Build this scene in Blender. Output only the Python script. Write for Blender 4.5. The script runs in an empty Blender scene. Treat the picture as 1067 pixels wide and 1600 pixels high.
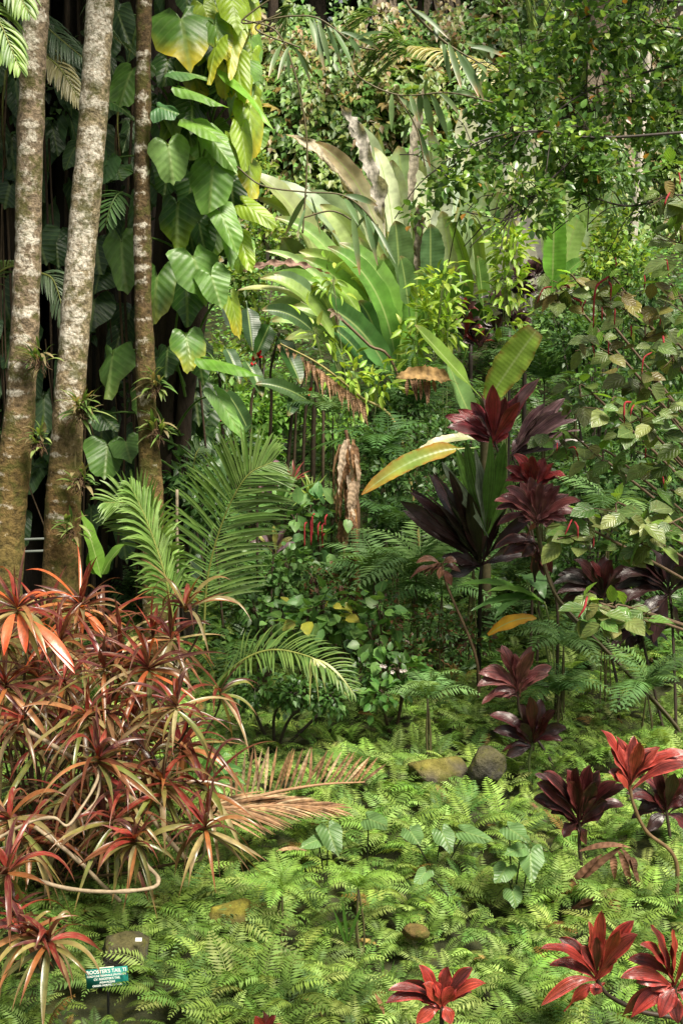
import bpy, math, random
import numpy as np
from mathutils import Vector
rnd = random.Random(7)
rng = np.random.default_rng(11)
sc = bpy.context.scene
# ------------------------------------------------------------------ camera, light
F = 1931.0
TH = math.atan(200 / 1931.0)
CZ = 3.0
cam = bpy.data.cameras.new('camera'); co = bpy.data.objects.new('camera', cam)
sc.collection.objects.link(co); sc.camera = co
co.location = (0, 0, CZ); co.rotation_euler = (math.pi / 2 - TH, 0, 0)
cam.sensor_fit = 'VERTICAL'; cam.sensor_height = 24; cam.lens = F / 1600 * 24
cam.clip_start = 0.05; cam.clip_end = 1000
SUN_EL, SUN_AZ = math.radians(58), math.radians(140)   # azimuth clockwise from +Y: sun high on the right, a little behind the camera
w = bpy.data.worlds.new('World'); sc.world = w; w.use_nodes = True
nt = w.node_tree; nt.nodes.clear()
sky = nt.nodes.new('ShaderNodeTexSky'); sky.sky_type = 'NISHITA'; sky.sun_disc = False
sky.sun_elevation = SUN_EL; sky.sun_rotation = SUN_AZ; sky.dust_density = 4
hs = nt.nodes.new('ShaderNodeHueSaturation'); hs.inputs['Saturation'].default_value = 0.1
bg = nt.nodes.new('ShaderNodeBackground'); bg.inputs['Strength'].default_value = 0.055
out = nt.nodes.new('ShaderNodeOutputWorld')
nt.links.new(sky.outputs[0], hs.inputs['Color']); nt.links.new(hs.outputs[0], bg.inputs['Color']); nt.links.new(bg.outputs[0], out.inputs[0])
sl = bpy.data.lights.new('sun', 'SUN'); so = bpy.data.objects.new('sun', sl); sc.collection.objects.link(so)
sl.energy = 4.6; sl.angle = math.radians(20); sl.color = (1, 0.93, 0.77)
sd = Vector((math.sin(SUN_AZ) * math.cos(SUN_EL), math.cos(SUN_AZ) * math.cos(SUN_EL), math.sin(SUN_EL)))
so.rotation_euler = sd.to_track_quat('Z', 'Y').to_euler(); so.location = (5, -8, 20)
sc.view_settings.view_transform = 'Standard'; sc.view_settings.look = 'None'
sc.view_settings.exposure = 0.9; sc.view_settings.gamma = 1.0
sc.cycles.max_bounces = 6; sc.cycles.diffuse_bounces = 3; sc.cycles.glossy_bounces = 2
sc.cycles.transmission_bounces = 4; sc.cycles.transparent_max_bounces = 4
sc.cycles.use_denoising = True

# ------------------------------------------------------------------ helpers
A = np.array
def nrm(v):
    v = np.asarray(v, float); return v / (np.linalg.norm(v, axis=-1, keepdims=True) + 1e-12)
def P(px, py, Y):
    u = (px - 533.5) / F; v = -(py - 800) / F
    d = A([u, math.cos(TH) + v * math.sin(TH), -math.sin(TH) + v * math.cos(TH)])
    return A([0, 0, CZ]) + d * (Y / d[1])
def M(px, Y): return px * Y / F
def S(r, g, b):
    c = A([r, g, b], float) / 255
    return np.where(c <= .04045, c / 12.92, ((c + .055) / 1.055) ** 2.4)
UP = A([0, 0, 1.]); CAM = A([0, -1., 0.12])
def U(a, b): return rnd.uniform(a, b)
def wob(p, f, seed=0, octs=3):
    r = np.random.default_rng(seed + 100); o = np.zeros(p.shape[:-1]); a = 1.; s = 0
    for k in range(octs):
        for j in range(3):
            d = nrm(r.normal(size=p.shape[-1])) * f; o = o + a * np.sin(p @ d + r.uniform(0, 6.28)); s += a * .7
        f *= 2.1; a *= .55
    return o / s

class MB:
    def __init__(s): s.v = []; s.f = []; s.c = []; s.l = []; s.n = 0
    def add(s, v, f, col, luv=None):
        v = np.asarray(v, float).reshape(-1, 3); n = len(v)
        col = np.asarray(col, float)
        if col.ndim == 1: col = np.tile(col, (n, 1))
        if luv is None: luv = np.zeros((n, 3))
        s.v.append(v); s.f.append(np.asarray(f, np.int64) + s.n); s.c.append(col); s.l.append(luv); s.n += n
    def mesh(s, name, mat, org=(0, 0, 0), smooth=True):
        V = np.concatenate(s.v) - A(org); Fq = np.concatenate(s.f); C = np.concatenate(s.c); L = np.concatenate(s.l)
        me = bpy.data.meshes.new(name); nf = len(Fq)
        me.vertices.add(len(V)); me.vertices.foreach_set('co', V.astype(np.float32).ravel())
        me.loops.add(nf * 4); me.loops.foreach_set('vertex_index', Fq.astype(np.int32).ravel())
        me.polygons.add(nf); me.polygons.foreach_set('loop_start', np.arange(0, nf * 4, 4, dtype=np.int32))
        if smooth: me.polygons.foreach_set('use_smooth', np.ones(nf, bool))
        a = me.attributes.new('Col', 'FLOAT_COLOR', 'POINT')
        a.data.foreach_set('color', np.hstack([C, np.ones((len(C), 1))]).astype(np.float32).ravel())
        a = me.attributes.new('luv', 'FLOAT_VECTOR', 'POINT'); a.data.foreach_set('vector', L.astype(np.float32).ravel())
        me.update(calc_edges=True); me.materials.append(mat); return me
def tag(o, label=None, cat=None, group=None, kind=None):
    if label: o['label'] = label
    if cat: o['category'] = cat
    if group: o['group'] = group
    if kind: o['kind'] = kind
    return o
def thing(name, label, cat, loc=(0, 0, 0), group=None):
    o = bpy.data.objects.new(name, None); sc.collection.objects.link(o); o.location = tuple(float(x) for x in loc)
    o.empty_display_size = .2
    return tag(o, label, cat, group)
def org(o):
    v = A([0., 0, 0])
    while o is not None: v = v + A(o.location); o = o.parent
    return v
def part(name, mb, mat, parent=None, smooth=True, label=None, origin=None):
    po = org(parent) if parent is not None else A([0., 0, 0])
    q = po if origin is None else A(origin)
    o = bpy.data.objects.new(name, mb.mesh(name, mat, q, smooth)); sc.collection.objects.link(o)
    if parent is not None: o.parent = parent
    o.location = tuple(q - po)
    if label: o['label'] = label
    return o
def single(name, mb, mat, label, cat, loc, group=None, kind=None, smooth=True):
    o = part(name, mb, mat, None, smooth, origin=loc); return tag(o, label, cat, group, kind)

def bez(p0, p1, bulge, n):
    t = np.linspace(0, 1, n)[:, None]; c = (A(p0) + A(p1)) / 2 + A(bulge)
    c = c + (c - (A(p0) + A(p1)) / 2)
    return (1 - t) ** 2 * A(p0) + 2 * t * (1 - t) * c + t ** 2 * A(p1)
def arch(base, d, L, droop, n, p=1.3):
    t = np.linspace(0, 1, n)[:, None]
    T = nrm(nrm(d) - UP * droop * t ** p)
    st = (T[1:] + T[:-1]) / 2 * L / (n - 1)
    return np.vstack([base, base + np.cumsum(st, 0)])
def spline(pts, n=24):
    P_ = np.asarray(pts, float); m = len(P_)
    Q = np.vstack([2 * P_[0] - P_[1], P_, 2 * P_[-1] - P_[-2]])
    o = []
    for s in np.linspace(0, m - 1, n):
        i = min(int(s), m - 2); t = s - i; a, b, c, d = Q[i:i + 4]
        o.append(.5 * (2 * b + (c - a) * t + (2 * a - 5 * b + 4 * c - d) * t * t + (3 * b - a - 3 * c + d) * t ** 3))
    return A(o)
# width profiles (0..1 along the leaf)
def pr_ti(t): return np.clip(np.where(t < .10, .12, .12 + .88 * np.sin(np.pi * np.clip((t - .10) / .90, 0, 1) ** 1.2) ** 1.05), 0.02, 1) * np.where(t > .999, .05, 1)
def pr_strap(t): return np.clip(.35 + .65 * np.sin(np.pi * np.clip(t, 0, 1) ** .7), 0, 1) * (1 - t ** 5) + .01
def pr_paddle(t):
    s = np.clip((t - .16) / .84, 0, 1)
    return np.where(t < .16, .07, np.clip(.07 + 1.0 * np.clip(s * 6, 0, 1) ** .7 * (1 - s ** 4.5) ** .9, 0.03, 1))
def pr_lance(t): return np.sin(np.pi * np.clip(t * .94 + .04, 0, 1)) ** .8
def pr_ovate(t): return np.clip(np.sin(np.pi * t ** .62) ** .75, .03, 1)

def blade(mb, C, N, W, prof, col, nw=4, fold=.15, ripple=0., rf=9., twist=0., tip=None, tipc=None, ragged=0., edge=None, bands=None):
    C = np.asarray(C, float); n = len(C); t = np.linspace(0, 1, n)
    T = nrm(np.gradient(C, axis=0)); N = nrm(N)
    Sd = nrm(np.cross(T, np.broadcast_to(N, T.shape)) + 1e-6); Nn = nrm(np.cross(Sd, T))
    if twist:
        a = (twist * t)[:, None]; Sd, Nn = Sd * np.cos(a) + Nn * np.sin(a), Nn * np.cos(a) - Sd * np.sin(a)
    v = np.linspace(-1, 1, nw + 1); h = (W / 2 * prof(t))[:, None] * np.ones(nw + 1)
    if ragged:
        h = h * (1 - ragged * rng.random((n, nw + 1)) * (np.abs(v) > .6))
    ph = U(0, 6)
    off = np.abs(v)[None, :] * h * fold + ripple * W * (v ** 2)[None, :] * np.sin(rf * t[:, None] * 2 * np.pi * .5 + ph + 1.2 * np.sign(v)[None, :])
    X = C[:, None] + Sd[:, None] * (v[None, :, None] * h[..., None]) + Nn[:, None] * off[..., None]
    i = np.arange(n - 1)[:, None] * (nw + 1) + np.arange(nw)[None, :]
    Fq = np.stack([i, i + 1, i + nw + 2, i + nw + 1], -1).reshape(-1, 4)
    col = np.asarray(col, float); CC = np.broadcast_to(col, (n, nw + 1, 3)).copy()
    if tipc is not None:
        k = np.clip((t - (tip or .7)) / (1 - (tip or .7)) + rng.normal(0, .08, n), 0, 1)[:, None, None]; CC = CC * (1 - k) + A(tipc) * k
    if bands is not None:
        k = np.clip(.5 + 1.1 * wob(np.stack([t * 9 + U(0, 9), t * 3], -1), 1.6, rnd.randrange(99)), 0, 1)[:, None] * (.35 + .65 * np.abs(v)[None]); CC = CC * (1 - k[..., None]) + A(bands) * k[..., None]
    if edge is not None:
        k = (np.abs(v) > .8)[None, :, None] * np.clip(rng.random((n, 1, 1)) * 1.4, 0, 1); CC = CC * (1 - k) + A(edge) * k
    luv = np.stack([np.broadcast_to(t[:, None], (n, nw + 1)), np.broadcast_to(v[None], (n, nw + 1)), np.full((n, nw + 1), U(0, 1))], -1)
    mb.add(X.reshape(-1, 3), Fq, CC.reshape(-1, 3), luv.reshape(-1, 3))
def tube(mb, pts, rad, ns=7, col=(.1, .08, .05), bump=0., bf=20., seed=0, lz=0.):
    C = np.asarray(pts, float); n = len(C); r = np.broadcast_to(np.asarray(rad, float), (n,))
    T = nrm(np.gradient(C, axis=0)); ref = A([1., 0, 0]) if abs(T[0][0]) < .8 else A([0, 1., 0])
    Sd = nrm(np.cross(T, ref)); Nn = np.cross(Sd, T)
    a = np.linspace(0, 2 * np.pi, ns, endpoint=False)
    D = Sd[:, None] * np.cos(a)[None, :, None] + Nn[:, None] * np.sin(a)[None, :, None]
    X = C[:, None] + D * r[:, None, None]
    if bump: X = X + D * (wob(X, bf, seed) * bump)[..., None]
    i = np.arange(n - 1)[:, None] * ns + np.arange(ns)[None]; j = np.arange(n - 1)[:, None] * ns + (np.arange(ns)[None] + 1) % ns
    Fq = np.stack([i, j, j + ns, i + ns], -1).reshape(-1, 4)
    t = np.linspace(0, 1, n)
    col = np.asarray(col, float)
    if callable(lz): LZ = lz(X)
    else: LZ = np.full((n, ns), lz)
    CC = np.repeat(col, ns, 0) if col.ndim == 2 else col
    luv = np.stack([np.broadcast_to(t[:, None], (n, ns)), np.broadcast_to(a[None], (n, ns)), LZ], -1)
    mb.add(X.reshape(-1, 3), Fq, CC, luv.reshape(-1, 3))
    # end caps as collapsed quads
    for k, row in ((0, 0), (1, n - 1)):
        b = row * ns
        fs = [[b, b + q, b + q + 1, b + q + 2] for q in range(1, ns - 2, 2)]
        if fs: mb.f.append(A(fs) + mb.n - n * ns)
# ---- scattered small leaves
def T_leaf(asp=.55, fold=.12, curl=.12):
    v = A([[0, 0, 0], [-asp / 2, .42, fold], [0, .5, curl * .3], [asp / 2, .42, fold], [0, 1, -curl]], float)
    f = A([[0, 3, 4, 2], [0, 2, 4, 1]]); l = A([[0, 0, .5], [.45, -1, .5], [.5, 0, .5], [.45, 1, .5], [1, 0, .5]]); return v, f, l
def T_leaf2(asp=.7, fold=.1, curl=.2):   # rounder leaf, 6 quads
    ys = [0, .18, .5, .8, 1]; ws = [.06, .8, 1, .55, .03]; V = []; L = []
    for y, q in zip(ys, ws):
        for s in (-1, 0, 1): V.append([s * q * asp / 2, y, abs(s) * q * fold - curl * y * y]); L.append([y, s, .5])
    Fq = [[i * 3 + s, i * 3 + s + 1, i * 3 + s + 4, i * 3 + s + 3] for i in range(4) for s in (0, 1)]
    return A(V, float), A(Fq), A(L, float)
def T_palmate(k=5):
    V = []; Fq = []; L = []
    for i in range(k):
        a = (i - (k - 1) / 2) * (2.2 / (k - 1)); d = A([math.sin(a), math.cos(a), 0]); s = A([d[1], -d[0], 0]); ln = 1 - .25 * abs(a) ; b = len(V)
        for q in (A([0, 0, 0.]), d * ln * .55 + s * .13 + A([0, 0, .02]), d * ln + A([0, 0, -.15]), d * ln * .55 - s * .13 + A([0, 0, .02])): V.append(q)
        Fq.append([b, b + 1, b + 2, b + 3]); L += [[0, 0, .5], [.5, 1, .5], [1, 0, .5], [.5, -1, .5]]
    return A(V), A(Fq), A(L, float)
def T_frond(k=15, wid=.34, arch_=.5, tipd=.25, bi=0, seed=0):
    r = np.random.default_rng(seed); V = []; Fq = []; L = []
    def cpt(s): return A([0.03 * math.sin(s * 5), s * (1 - .12 * arch_ * s), arch_ * (s - s * s) * .9 - tipd * s ** 3])
    ss = np.linspace(.1, 1, k)
    for i in range(k):
        s = ss[i]; c = cpt(s); T = nrm(cpt(min(s + .03, 1.05)) - cpt(s - .03)); sp = .9 / k
        ln = wid * (math.sin(math.pi * (s * .80 + .16)) ** .8) * (1 + r.normal(0, .06)) + .006
        for sd in (-1, 1):
            side = A([sd, 0, 0.]); d = nrm(side * .93 + T * .38 + A([0, 0, -.12]) + r.normal(0, .06, 3)); wv = np.cross(d, nrm(np.cross(T, side))) ; wv = nrm(wv)
            if not bi:
                hw = sp * .40; b = len(V)
                V += [c, c + d * ln * .4 + wv * hw + A([0, 0, .006]), c + d * ln + A([0, 0, -.1 * ln]), c + d * ln * .4 - wv * hw + A([0, 0, .006])]
                Fq.append([b, b + 1, b + 2, b + 3]); L += [[0, 0, .5], [.4, 1, .5], [1, 0, .5], [.4, -1, .5]]
            else:
                kk = bi
                for j in range(kk):
                    q = (j + .5) / kk; cc = c + d * ln * q + A([0, 0, -.1 * ln * q * q]); pl = sp * .55 * (1 - q * .8)
                    for s2 in (-1, 1):
                        e = nrm(wv * s2 + d * .5); b = len(V); hw = ln / kk * .38
                        V += [cc - d * hw * .8, cc + e * pl * .6 + d * hw * .7, cc + e * pl, cc + e * pl * .5 - d * hw * .8]
                        Fq.append([b, b + 1, b + 2, b + 3]); L += [[q, 0, .5], [q, 1, .5], [q, 1, .5], [q, .5, .5]]
    m = 6; b = len(V)
    for i in range(m + 1):
        c = cpt(i / m); q = .007 * (1.2 - i / m); V += [c + A([-q, 0, .002]), c + A([q, 0, .002])]; L += [[0, 0, 0], [0, 0, 0]]
    Fq += [[b + 2 * i, b + 2 * i + 1, b + 2 * i + 3, b + 2 * i + 2] for i in range(m)]
    return A(V), A(Fq), A(L, float)
def scatter(mb, T, pos, d, n, size, col, tipc=None):
    v, f, l = T; pos = np.asarray(pos, float); N = len(pos)
    if N == 0: return
    d = nrm(d); s = nrm(np.cross(d, n)); n2 = np.cross(s, d); size = np.broadcast_to(np.asarray(size, float), (N,))
    X = (s[:, None] * v[None, :, 0:1] + d[:, None] * v[None, :, 1:2] + n2[:, None] * v[None, :, 2:3]) * size[:, None, None] + pos[:, None]
    Fq = (f[None] + (np.arange(N) * len(v))[:, None, None]).reshape(-1, 4)
    col = np.broadcast_to(np.asarray(col, float), (N, 3)); CC = np.repeat(col[:, None], len(v), 1)
    if tipc is not None: k = (l[None, :, 0:1] ** 2); CC = CC * (1 - k) + np.asarray(tipc) * k
    L = np.repeat(l[None], N, 0).copy(); L[..., 2] = rng.random((N, 1))
    mb.add(X.reshape(-1, 3), Fq, CC.reshape(-1, 3), L.reshape(-1, 3))
def pick(cols, N, jit=.18, wts=None):
    cols = A(cols, float); w_ = None if wts is None else A(wts, float) / sum(wts)
    c = cols[rng.choice(len(cols), N, p=w_)]; return np.clip(c * (1 + rng.normal(0, jit, (N, 1))) * (1 + rng.normal(0, jit * .3, (N, 3))), .004, .9)

# ------------------------------------------------------------------ materials
def newmat(name):
    m = bpy.data.materials.new(name); m.use_nodes = True; t = m.node_tree; t.nodes.clear()
    return m, t, lambda k, **kw: mknode(t, k, kw)
def mknode(t, k, kw):
    n = t.nodes.new('ShaderNode' + k)
    for a, b in kw.items():
        if a == 'ins':
            for i, x in b.items():
                if isinstance(x, bpy.types.NodeSocket): t.links.new(x, n.inputs[i])
                else: n.inputs[i].default_value = x
        else: setattr(n, a, b)
    return n
def leafmat(name, rough=.45, trans=.3, spec=.5, vein=None, midrib=.0, bump=.4, nscale=14., var=.5, coat=0., spots=0., stripes=0., streak=0., streakf=7.):
    m, t, nd = newmat(name)
    at = nd('Attribute', attribute_name='Col'); lu = nd('Attribute', attribute_name='luv')
    sp = nd('SeparateXYZ', ins={0: lu.outputs['Vector']})
    tc = nd('TexCoord'); nz = nd('TexNoise', ins={'Vector': tc.outputs['Object'], 'Scale': nscale, 'Detail': 3.})
    mr = nd('MapRange', ins={0: nz.outputs[0], 1: .3, 2: .7, 3: 1 - var * .6, 4: 1 + var * .6})
    c = nd('Mix', data_type='RGBA', blend_type='MULTIPLY', ins={0: 1., 6: at.outputs['Color'], 7: mr.outputs[0]}).outputs[2]
    hgt = nz.outputs[0]
    ab = nd('Math', operation='ABSOLUTE', ins={0: sp.outputs[1]})
    if vein:
        fr, slope, amt = vein
        a1 = nd('Math', operation='MULTIPLY', ins={0: sp.outputs[0], 1: fr}); a2 = nd('Math', operation='MULTIPLY', ins={0: ab.outputs[0], 1: slope})
        a3 = nd('Math', operation='SUBTRACT', ins={0: a1.outputs[0], 1: a2.outputs[0]}); a4 = nd('Math', operation='MULTIPLY', ins={0: a3.outputs[0], 1: 6.2832})
        a5 = nd('Math', operation='COSINE', ins={0: a4.outputs[0]})
        pw = nd('MapRange', ins={0: a5.outputs[0], 1: .6, 2: 1., 3: 0., 4: amt})
        c = nd('Mix', data_type='RGBA', blend_type='MIX', ins={0: pw.outputs[0], 6: c, 7: (.30, .42, .14, 1)}).outputs[2]
        hgt = nd('Math', operation='MULTIPLY_ADD', ins={0: a5.outputs[0], 1: .45, 2: nz.outputs[0]}).outputs[0]
    if midrib:
        mm = nd('MapRange', ins={0: ab.outputs[0], 1: .03, 2: .10, 3: midrib, 4: 0.})
        c = nd('Mix', data_type='RGBA', blend_type='MIX', ins={0: mm.outputs[0], 6: c, 7: (.36, .46, .16, 1)}).outputs[2]
    if streak:
        w1 = nd('Math', operation='MULTIPLY', ins={0: sp.outputs[1], 1: streakf}); w2 = nd('Math', operation='MULTIPLY', ins={0: sp.outputs[0], 1: 2.0}); w3 = nd('Math', operation='MULTIPLY', ins={0: sp.outputs[2], 1: 30.})
        cv = nd('CombineXYZ', ins={0: w1.outputs[0], 1: w2.outputs[0], 2: w3.outputs[0]}); n3 = nd('TexNoise', ins={'Vector': cv.outputs[0], 'Scale': 1., 'Detail': 3.})
        m3 = nd('MapRange', ins={0: n3.outputs[0], 1: .3, 2: .7, 3: 1 - streak, 4: 1 + streak})
        c = nd('Mix', data_type='RGBA', blend_type='MULTIPLY', ins={0: 1., 6: c, 7: m3.outputs[0]}).outputs[2]
        hgt = nd('Math', operation='MULTIPLY_ADD', ins={0: n3.outputs[0], 1: 1.2, 2: nz.outputs[0]}).outputs[0]
    if stripes:
        w1 = nd('Math', operation='MULTIPLY', ins={0: sp.outputs[1], 1: 2.2}); w2 = nd('Math', operation='MULTIPLY', ins={0: sp.outputs[0], 1: 1.6})
        cv = nd('CombineXYZ', ins={0: w1.outputs[0], 1: w2.outputs[0], 2: sp.outputs[2]})
        n3 = nd('TexNoise', ins={'Vector': cv.outputs[0], 'Scale': 3.2, 'Detail': 2.})
        m3 = nd('MapRange', ins={0: n3.outputs[0], 1: .52, 2: .66, 3: 0., 4: stripes})
        c = nd('Mix', data_type='RGBA', blend_type='MIX', ins={0: m3.outputs[0], 6: c, 7: (.30, .20, .09, 1)}).outputs[2]
    if spots:
        n2 = nd('TexNoise', ins={'Vector': tc.outputs['Object'], 'Scale': 55., 'Detail': 2.}); m2 = nd('MapRange', ins={0: n2.outputs[0], 1: .62, 2: .70, 3: 0., 4: spots})
        c = nd('Mix', data_type='RGBA', blend_type='MIX', ins={0: m2.outputs[0], 6: c, 7: (.16, .10, .03, 1)}).outputs[2]
    bp = nd('Bump', ins={'Strength': bump, 'Distance': .01, 'Height': hgt})
    pb = nd('BsdfPrincipled', ins={'Base Color': c, 'Roughness': rough, 'Specular IOR Level': spec, 'Coat Weight': coat, 'Coat Roughness': .25, 'Normal': bp.outputs[0]})
    tcx = nd('Mix', data_type='RGBA', blend_type='MULTIPLY', ins={0: 1., 6: c, 7: (1.6, 1.5, .7, 1)})
    tb = nd('BsdfTranslucent', ins={'Color': tcx.outputs[2], 'Normal': bp.outputs[0]})
    ms = nd('MixShader', ins={0: trans, 1: pb.outputs[0], 2: tb.outputs[0]}); o = nd('OutputMaterial', ins={0: ms.outputs[0]})
    return m
def solidmat(name, rough=.8, nscale=20., var=.6, bump=.6, spec=.3, dist=.02, detail=6., lichen=False, moss=0., stretch=(1, 1, 1)):
    m, t, nd = newmat(name)
    at = nd('Attribute', attribute_name='Col'); tc = nd('TexCoord')
    mp = nd('Mapping', ins={'Vector': tc.outputs['Object'], 'Scale': stretch})
    nz = nd('TexNoise', ins={'Vector': mp.outputs[0], 'Scale': nscale, 'Detail': detail, 'Roughness': .65})
    mr = nd('MapRange', ins={0: nz.outputs[0], 1: .3, 2: .7, 3: 1 - var, 4: 1 + var})
    c = nd('Mix', data_type='RGBA', blend_type='MULTIPLY', ins={0: 1., 6: at.outputs['Color'], 7: mr.outputs[0]}).outputs[2]
    if lichen:
        lu = nd('Attribute', attribute_name='luv'); sp = nd('SeparateXYZ', ins={0: lu.outputs['Vector']})
        n2 = nd('TexNoise', ins={'Vector': mp.outputs[0], 'Scale': 5.5, 'Detail': 7., 'Roughness': .72})
        s = nd('Math', operation='ADD', ins={0: n2.outputs[0], 1: sp.outputs[2]})
        m2 = nd('MapRange', ins={0: s.outputs[0], 1: .52, 2: .60, 3: 0., 4: 1.})
        n3 = nd('TexNoise', ins={'Vector': mp.outputs[0], 'Scale': 40., 'Detail': 4.})
        lc = nd('ValToRGB', ins={0: n3.outputs[0]}); lc.color_ramp.elements[0].color = (.30, .24, .17, 1); lc.color_ramp.elements[1].color = (.74, .68, .58, 1)
        lc.color_ramp.elements[0].position = .32; lc.color_ramp.elements[1].position = .62
        c = nd('Mix', data_type='RGBA', ins={0: m2.outputs[0], 6: c, 7: lc.outputs[0]}).outputs[2]
    if moss:
        n4 = nd('TexNoise', ins={'Vector': tc.outputs['Object'], 'Scale': 7., 'Detail': 6., 'Roughness': .7})
        m4 = nd('MapRange', ins={0: n4.outputs[0], 1: .50, 2: .60, 3: 0., 4: moss})
        c = nd('Mix', data_type='RGBA', ins={0: m4.outputs[0], 6: c, 7: (.085, .085, .016, 1)}).outputs[2]
    bp = nd('Bump', ins={'Strength': bump, 'Distance': dist, 'Height': nz.outputs[0]})
    pb = nd('BsdfPrincipled', ins={'Base Color': c, 'Roughness': rough, 'Specular IOR Level': spec, 'Normal': bp.outputs[0]})
    nd('OutputMaterial', ins={0: pb.outputs[0]}); return m
MT = dict(
 fern=leafmat('fern_green', .55, .25, .3, var=.35, bump=.1),
 small=leafmat('small_leaf', .42, .30, .5, var=.4, bump=.1, midrib=.25),
 glossy=leafmat('glossy_small_leaf', .3, .30, .6, var=.3, bump=.1),
 heart=leafmat('heart_leaf', .42, .33, .5, vein=(5.5, 2.2, .16), midrib=.35, bump=.30, var=.5, nscale=9.),
 banana=leafmat('banana_leaf', .36, .26, .45, vein=(22., .5, .05), midrib=.75, bump=.07, var=.55, nscale=5.),
 ti=leafmat('broad_ti_leaf', .34, .08, .45, bump=.55, var=.5, coat=.35, nscale=14., streak=.55),
 strap=leafmat('strap_leaf', .30, .25, .55, bump=.2, var=.45, nscale=22., stripes=.7),
 palm=leafmat('palm_leaflet', .4, .28, .5, bump=.15, var=.3),
 dead=leafmat('dead_leaf', .7, .22, .2, vein=(9., .4, .0), bump=.35, var=.9, nscale=18.),
 oval=leafmat('oval_leaf', .36, .25, .5, vein=(5., 2.2, .12), midrib=.25, bump=.35, var=.4, spots=.5),
 bark=solidmat('pale_palm_bark', .85, 22., .75, 1., lichen=True, moss=0.8, dist=.03),
 dark=solidmat('dark_bark', .9, 12., .6, .9, stretch=(1, 1, .3), dist=.04),
 twig=solidmat('pale_branch', .6, 30., .35, .6, stretch=(1, 1, 1), dist=.006),
 stem=solidmat('green_stem', .5, 25., .35, .3, dist=.004),
 soil=solidmat('forest_soil', .95, 3., .5, .8, dist=.06, moss=.4),
 rock=solidmat('boulder_stone', .85, 9., .6, 1., dist=.05, moss=.9),
 moss=solidmat('moss', .95, 40., .5, 1., dist=.02),
 fuzz=solidmat('tassel', .7, 60., .4, .5, dist=.004),
 paint=solidmat('sign_plastic', .65, 12., .06, .05, dist=.001),
)

# ------------------------------------------------------------------ terrain
_gy = A([-60, 0, 5, 7, 9, 10, 12, 14, 18, 22, 26, 29, 30.5, 32.5, 34, 45, 140.])
_gz = A([-3, -1.2, -.62, -.36, -.08, .03, .2, .55, 1.6, 3.0, 4.3, 5.6, 9.3, 11.3, 11.7, 12.8, 24.])
def sst(x, a, b): t = np.clip((x - a) / (b - a), 0, 1); return t * t * (3 - 2 * t)
def ground(x, y):
    x = np.asarray(x, float); y = np.asarray(y, float)
    yy = y + .9 * np.sin(x * .45 + 1) * sst(y, 20, 28)
    z = np.interp(yy, _gy, _gz)
    z = z + 1.0 * sst(x, 1.2, 4.5) * sst(y, 10, 14) - .15 * sst(-x, 1.5, 4) * sst(y, 5, 8)
    p = np.stack([x, y], -1)
    return z + .07 * wob(p, 1.1, 3) + .30 * wob(p, .5, 5) * sst(y, 16, 24)
xs = np.concatenate([np.linspace(-90, -12, 16)[:-1], np.linspace(-12, 12, 160), np.linspace(12, 90, 16)[1:]])
ys = np.concatenate([np.linspace(-60, 2, 14)[:-1], np.linspace(2, 36, 220), np.linspace(36, 140, 22)[1:]])
gx, gyy = np.meshgrid(xs, ys); gz_ = ground(gx, gyy)
mb = MB(); nx = len(xs); ii = np.arange(len(ys) - 1)[:, None] * nx + np.arange(nx - 1)[None]
mb.add(np.stack([gx, gyy, gz_], -1).reshape(-1, 3), np.stack([ii, ii + 1, ii + nx + 1, ii + nx], -1).reshape(-1, 4), (.038, .042, .018))
o = part('ground', mb, MT['soil']); o['kind'] = 'structure'
def gpt(px, py, Y):      # x of a pixel column at depth Y, on the ground
    p = P(px, py, Y); return A([p[0], Y, float(ground(p[0], Y))])

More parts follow.
